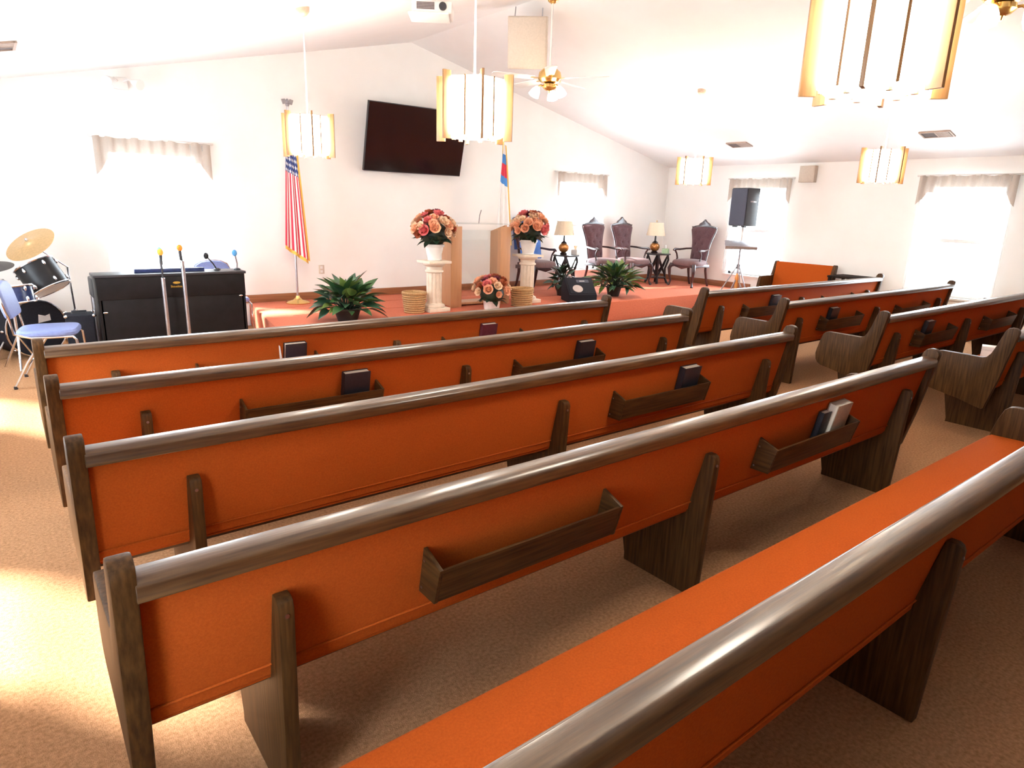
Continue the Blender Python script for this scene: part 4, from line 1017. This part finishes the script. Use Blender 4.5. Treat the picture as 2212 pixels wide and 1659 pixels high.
# ------------------------------------------------------------------ blue chrome chairs
def blue_chair(label, loc, rz):
    p = thing('stacking_chair', label, 'chair', loc, rz, 'blue padded chrome chairs')
    st = MB(); n = 32; rings = [(0.93, 0.425), (1.0, 0.44), (1.0, 0.462), (0.94, 0.480), (0.5, 0.488), (0.04, 0.490)]
    pl = []
    for i in range(n):
        a = 2 * PI * i / n; c, s = math.cos(a), math.sin(a)
        pl.append((0.225 * abs(c) ** 0.5 * (1 if c > 0 else -1) * (1 - 0.10 * s), 0.225 * abs(s) ** 0.5 * (1 if s > 0 else -1)))
    for k, z in rings: st.v += [(x * k, y * k, z) for x, y in pl]
    for k in range(len(rings) - 1):
        for i in range(n): st.f.append((k * n + i, k * n + (i + 1) % n, (k + 1) * n + (i + 1) % n, (k + 1) * n + i))
    st.f += [tuple(range(n - 1, -1, -1)), tuple(range(5 * n, 6 * n))]
    st.obj('seat', 'blue', p, smooth='auto')
    # rounded back pad
    poly = [(-0.20, 0.60), (-0.215, 0.66), (-0.215, 0.78), (-0.19, 0.84), (-0.12, 0.875), (0, 0.888), (0.12, 0.875), (0.19, 0.84), (0.215, 0.78), (0.215, 0.66), (0.20, 0.60), (0.16, 0.585), (-0.16, 0.585)]
    _m = Matrix.Translation((0, 0.235, 0.6)) @ Matrix.Rotation(R(-12), 4, 'X') @ Matrix.Translation((0, 0, -0.6))
    MB().prism(poly, 'y', -0.025, 0.025, _m).obj('backrest', 'blue', p, bevel=0.014, seg=3)
    MB().tube([_m @ Vector((q[0] * 1.03, 0.0, q[1] + (0.008 if q[1] > 0.7 else 0))) for q in poly[:11]], 0.010, 8).obj('back_frame', 'chrome', p, smooth='auto')
    for s in (-1, 1):
        MB().tube([_m @ Vector((0.205 * s, 0.0, 0.62)), (0.205 * s, 0.215, 0.46), (0.205 * s, 0.10, 0.425), (0.205 * s, -0.19, 0.425), (0.215 * s, -0.215, 0.40), (0.225 * s, -0.24, 0.01)], 0.011, 8).obj('front_leg', 'chrome', p, smooth='auto')
        MB().tube([(0.20 * s, 0.02, 0.42), (0.215 * s, 0.15, 0.22), (0.225 * s, 0.26, 0.01)], 0.011, 8).obj('rear_leg', 'chrome', p, smooth='auto')
        for y in (-0.24, 0.26): MB().tube([(0.225 * s, y, 0.0), (0.225 * s, y, 0.025)], 0.015, 8).obj('foot_cap', 'blackplas', p, smooth='auto')
    MB().tube([(-0.205, -0.15, 0.425), (0.205, -0.15, 0.425)], 0.009, 8).obj('cross_bar', 'chrome', p, smooth='auto')
    MB().tube([(-0.218, 0.19, 0.16), (0.218, 0.19, 0.16)], 0.009, 8).obj('cross_bar', 'chrome', p, smooth='auto')
blue_chair('blue padded chrome chair at the left edge beside the drums', (0.30, 6.90, 0), PI / 2 - 0.2)
blue_chair('blue padded chrome chair behind the right end of the piano', (2.10, 8.20, 0), 0.2)

# ------------------------------------------------------------------ drum kit: each piece lifts away on its own
def drum(name, label, loc, direction, r, depth, shell, lugs=8, spurs=True, head='white', rz=0, logo=False, stand=None):
    p = thing(name, label, 'drum', loc)
    m = Vector(direction).to_track_quat('Z', 'Y').to_matrix().to_4x4()
    MB().tube([(0, 0, -depth / 2), (0, 0, depth / 2)], r, 32, m).obj('shell', shell, p, smooth='auto')
    for z in (-depth / 2, depth / 2):
        MB().tube([m @ Vector((math.cos(2 * PI * i / 32) * (r + 0.006), math.sin(2 * PI * i / 32) * (r + 0.006), z)) for i in range(33)], 0.010, 6, caps=False).obj('hoop', 'chrome', p, smooth='auto')
        MB().tube([(0, 0, z * 1.01), (0, 0, z * 1.03)], r * 0.97, 32, m).obj('drum_head', head, p)
    for i in range(lugs):
        a = 2 * PI * i / lugs
        for z in (-depth * 0.32, depth * 0.32):
            MB().ball((math.cos(a) * (r + 0.006), math.sin(a) * (r + 0.006), z), 0.014, 0.014, 0.026, 8, 6, m).obj('lug', 'chrome', p, smooth=True)
    if logo:
        o = MB()
        o.prism([(0.01, 0.055), (0.13, 0.07), (0.125, 0.135), (0.08, 0.12), (0.02, 0.14)], 'z', depth / 2 * 1.04, depth / 2 * 1.045, m)
        o.obj('printed_logo', 'logo', p)
    if stand:
        for q, r_ in stand: MB().tube(q, r_, 8).obj('mount_leg', 'chrome', p, smooth='auto')
    return p
bz = 0.29
drum('bass_drum', 'black bass drum with a pale printed logo at left', (0.17, 8.20, bz), (0.42, -0.90, 0.0), 0.275, 0.40, 'blackcase', head='blackcase', logo=True,
     stand=[([(-0.18, -0.14, -0.08), (-0.30, -0.18, -0.285)], 0.010), ([(0.29, 0.02, -0.08), (0.38, 0.06, -0.285)], 0.010)])
drum('tom_drum', 'tilted black tom drum with chrome hoops above the bass drum', (0.355, 7.95, 0.805), (-0.40, 0.30, 0.86), 0.175, 0.27, 'black', 6, head='white',
     stand=[([(-0.02, 0.0, -0.10), (-0.025, 0.005, -0.15)], 0.016)])
drum('snare_drum', 'blue black snare drum with chrome rims at the left edge', (0.08, 7.58, 0.690), (-0.08, 0.10, 0.99), 0.175, 0.15, 'snareblue', 8, head='white',
     stand=[([(0, 0, -0.08), (0, 0, -0.40)], 0.012)] + [([(0, 0, -0.38), (0.16 * math.cos(a), 0.16 * math.sin(a), -0.688)], 0.010) for a in (0.4, 2.5, 4.6)])
def cymbal(label, c, normal, r, m, base_xy, joint):
    p = thing('cymbal_stand', label, 'cymbal', (base_xy[0], base_xy[1], 0))
    off = Vector((base_xy[0], base_xy[1], 0))
    mt = aim(Vector(c) - off, normal)
    MB().lathe([(0.006, 0.032), (0.03, 0.030), (0.045, 0.018), (0.06, 0.008), (r * 0.6, 0.0), (r, -0.014), (r, -0.017), (r * 0.6, -0.004), (0.05, 0.004), (0.006, 0.02)], 40, mt).obj('cymbal_disc', m, p, smooth='auto')
    MB().ball((0, 0, 0.045), 0.014, 0.014, 0.018, 10, 8, mt).obj('wing_nut', 'steel', p, smooth=True)
    j = Vector(joint) - off
    MB().tube([Vector(c) - off, j], 0.007, 8).obj('boom_arm', 'steel', p, smooth='auto')
    MB().tube([(0, 0, 0.30), j], 0.011, 8).obj('stand_pole', 'chrome', p, smooth='auto')
    for i in range(3):
        a = 2 * PI * i / 3 + 0.5
        MB().tube([(0, 0, 0.42), (0.24 * math.cos(a), 0.24 * math.sin(a), 0.0)], 0.009, 8).obj('stand_leg', 'chrome', p, smooth='auto')
cymbal('bronze cymbal tilted on a thin boom stand above the drums', (0.30, 8.15, 1.12), (-0.42, -0.34, 0.66), 0.235, 'bronze', (0.62, 8.40), (0.60, 8.38, 0.86))
cymbal('dark cymbal pad at the left edge above the snare', (-0.05, 8.00, 0.92), (-0.10, -0.16, 0.9), 0.20, 'darkcym', (-0.30, 8.35), (-0.28, 8.33, 0.84))
p = thing('road_case', 'black road case between the drums and the piano', 'case', (0.585, 7.58, 0), -0.05)
MB().box(-0.12, 0.12, -0.14, 0.14, 0.02, 0.48).obj('case_body', 'blackcase', p, bevel=0.012)
MB().box(-0.105, 0.105, -0.15, -0.138, 0.06, 0.44).obj('front_cloth', 'blackcase', p, bevel=0.004)
for x in (-0.115, 0.115):
    for y in (-0.135, 0.135):
        MB().ball((x, y, 0.475), 0.02, 0.02, 0.016, 8, 6).obj('corner_cap', 'chrome', p, smooth=True)
        MB().tube([(x * 0.85, y * 0.85, 0.0), (x * 0.85, y * 0.85, 0.03)], 0.02, 10).obj('case_foot', 'blackplas', p)
MB().tube([(-0.06, 0, 0.48), (-0.06, 0, 0.505), (0.06, 0, 0.505), (0.06, 0, 0.48)], 0.008, 8).obj('top_handle', 'blackplas', p, smooth='auto')
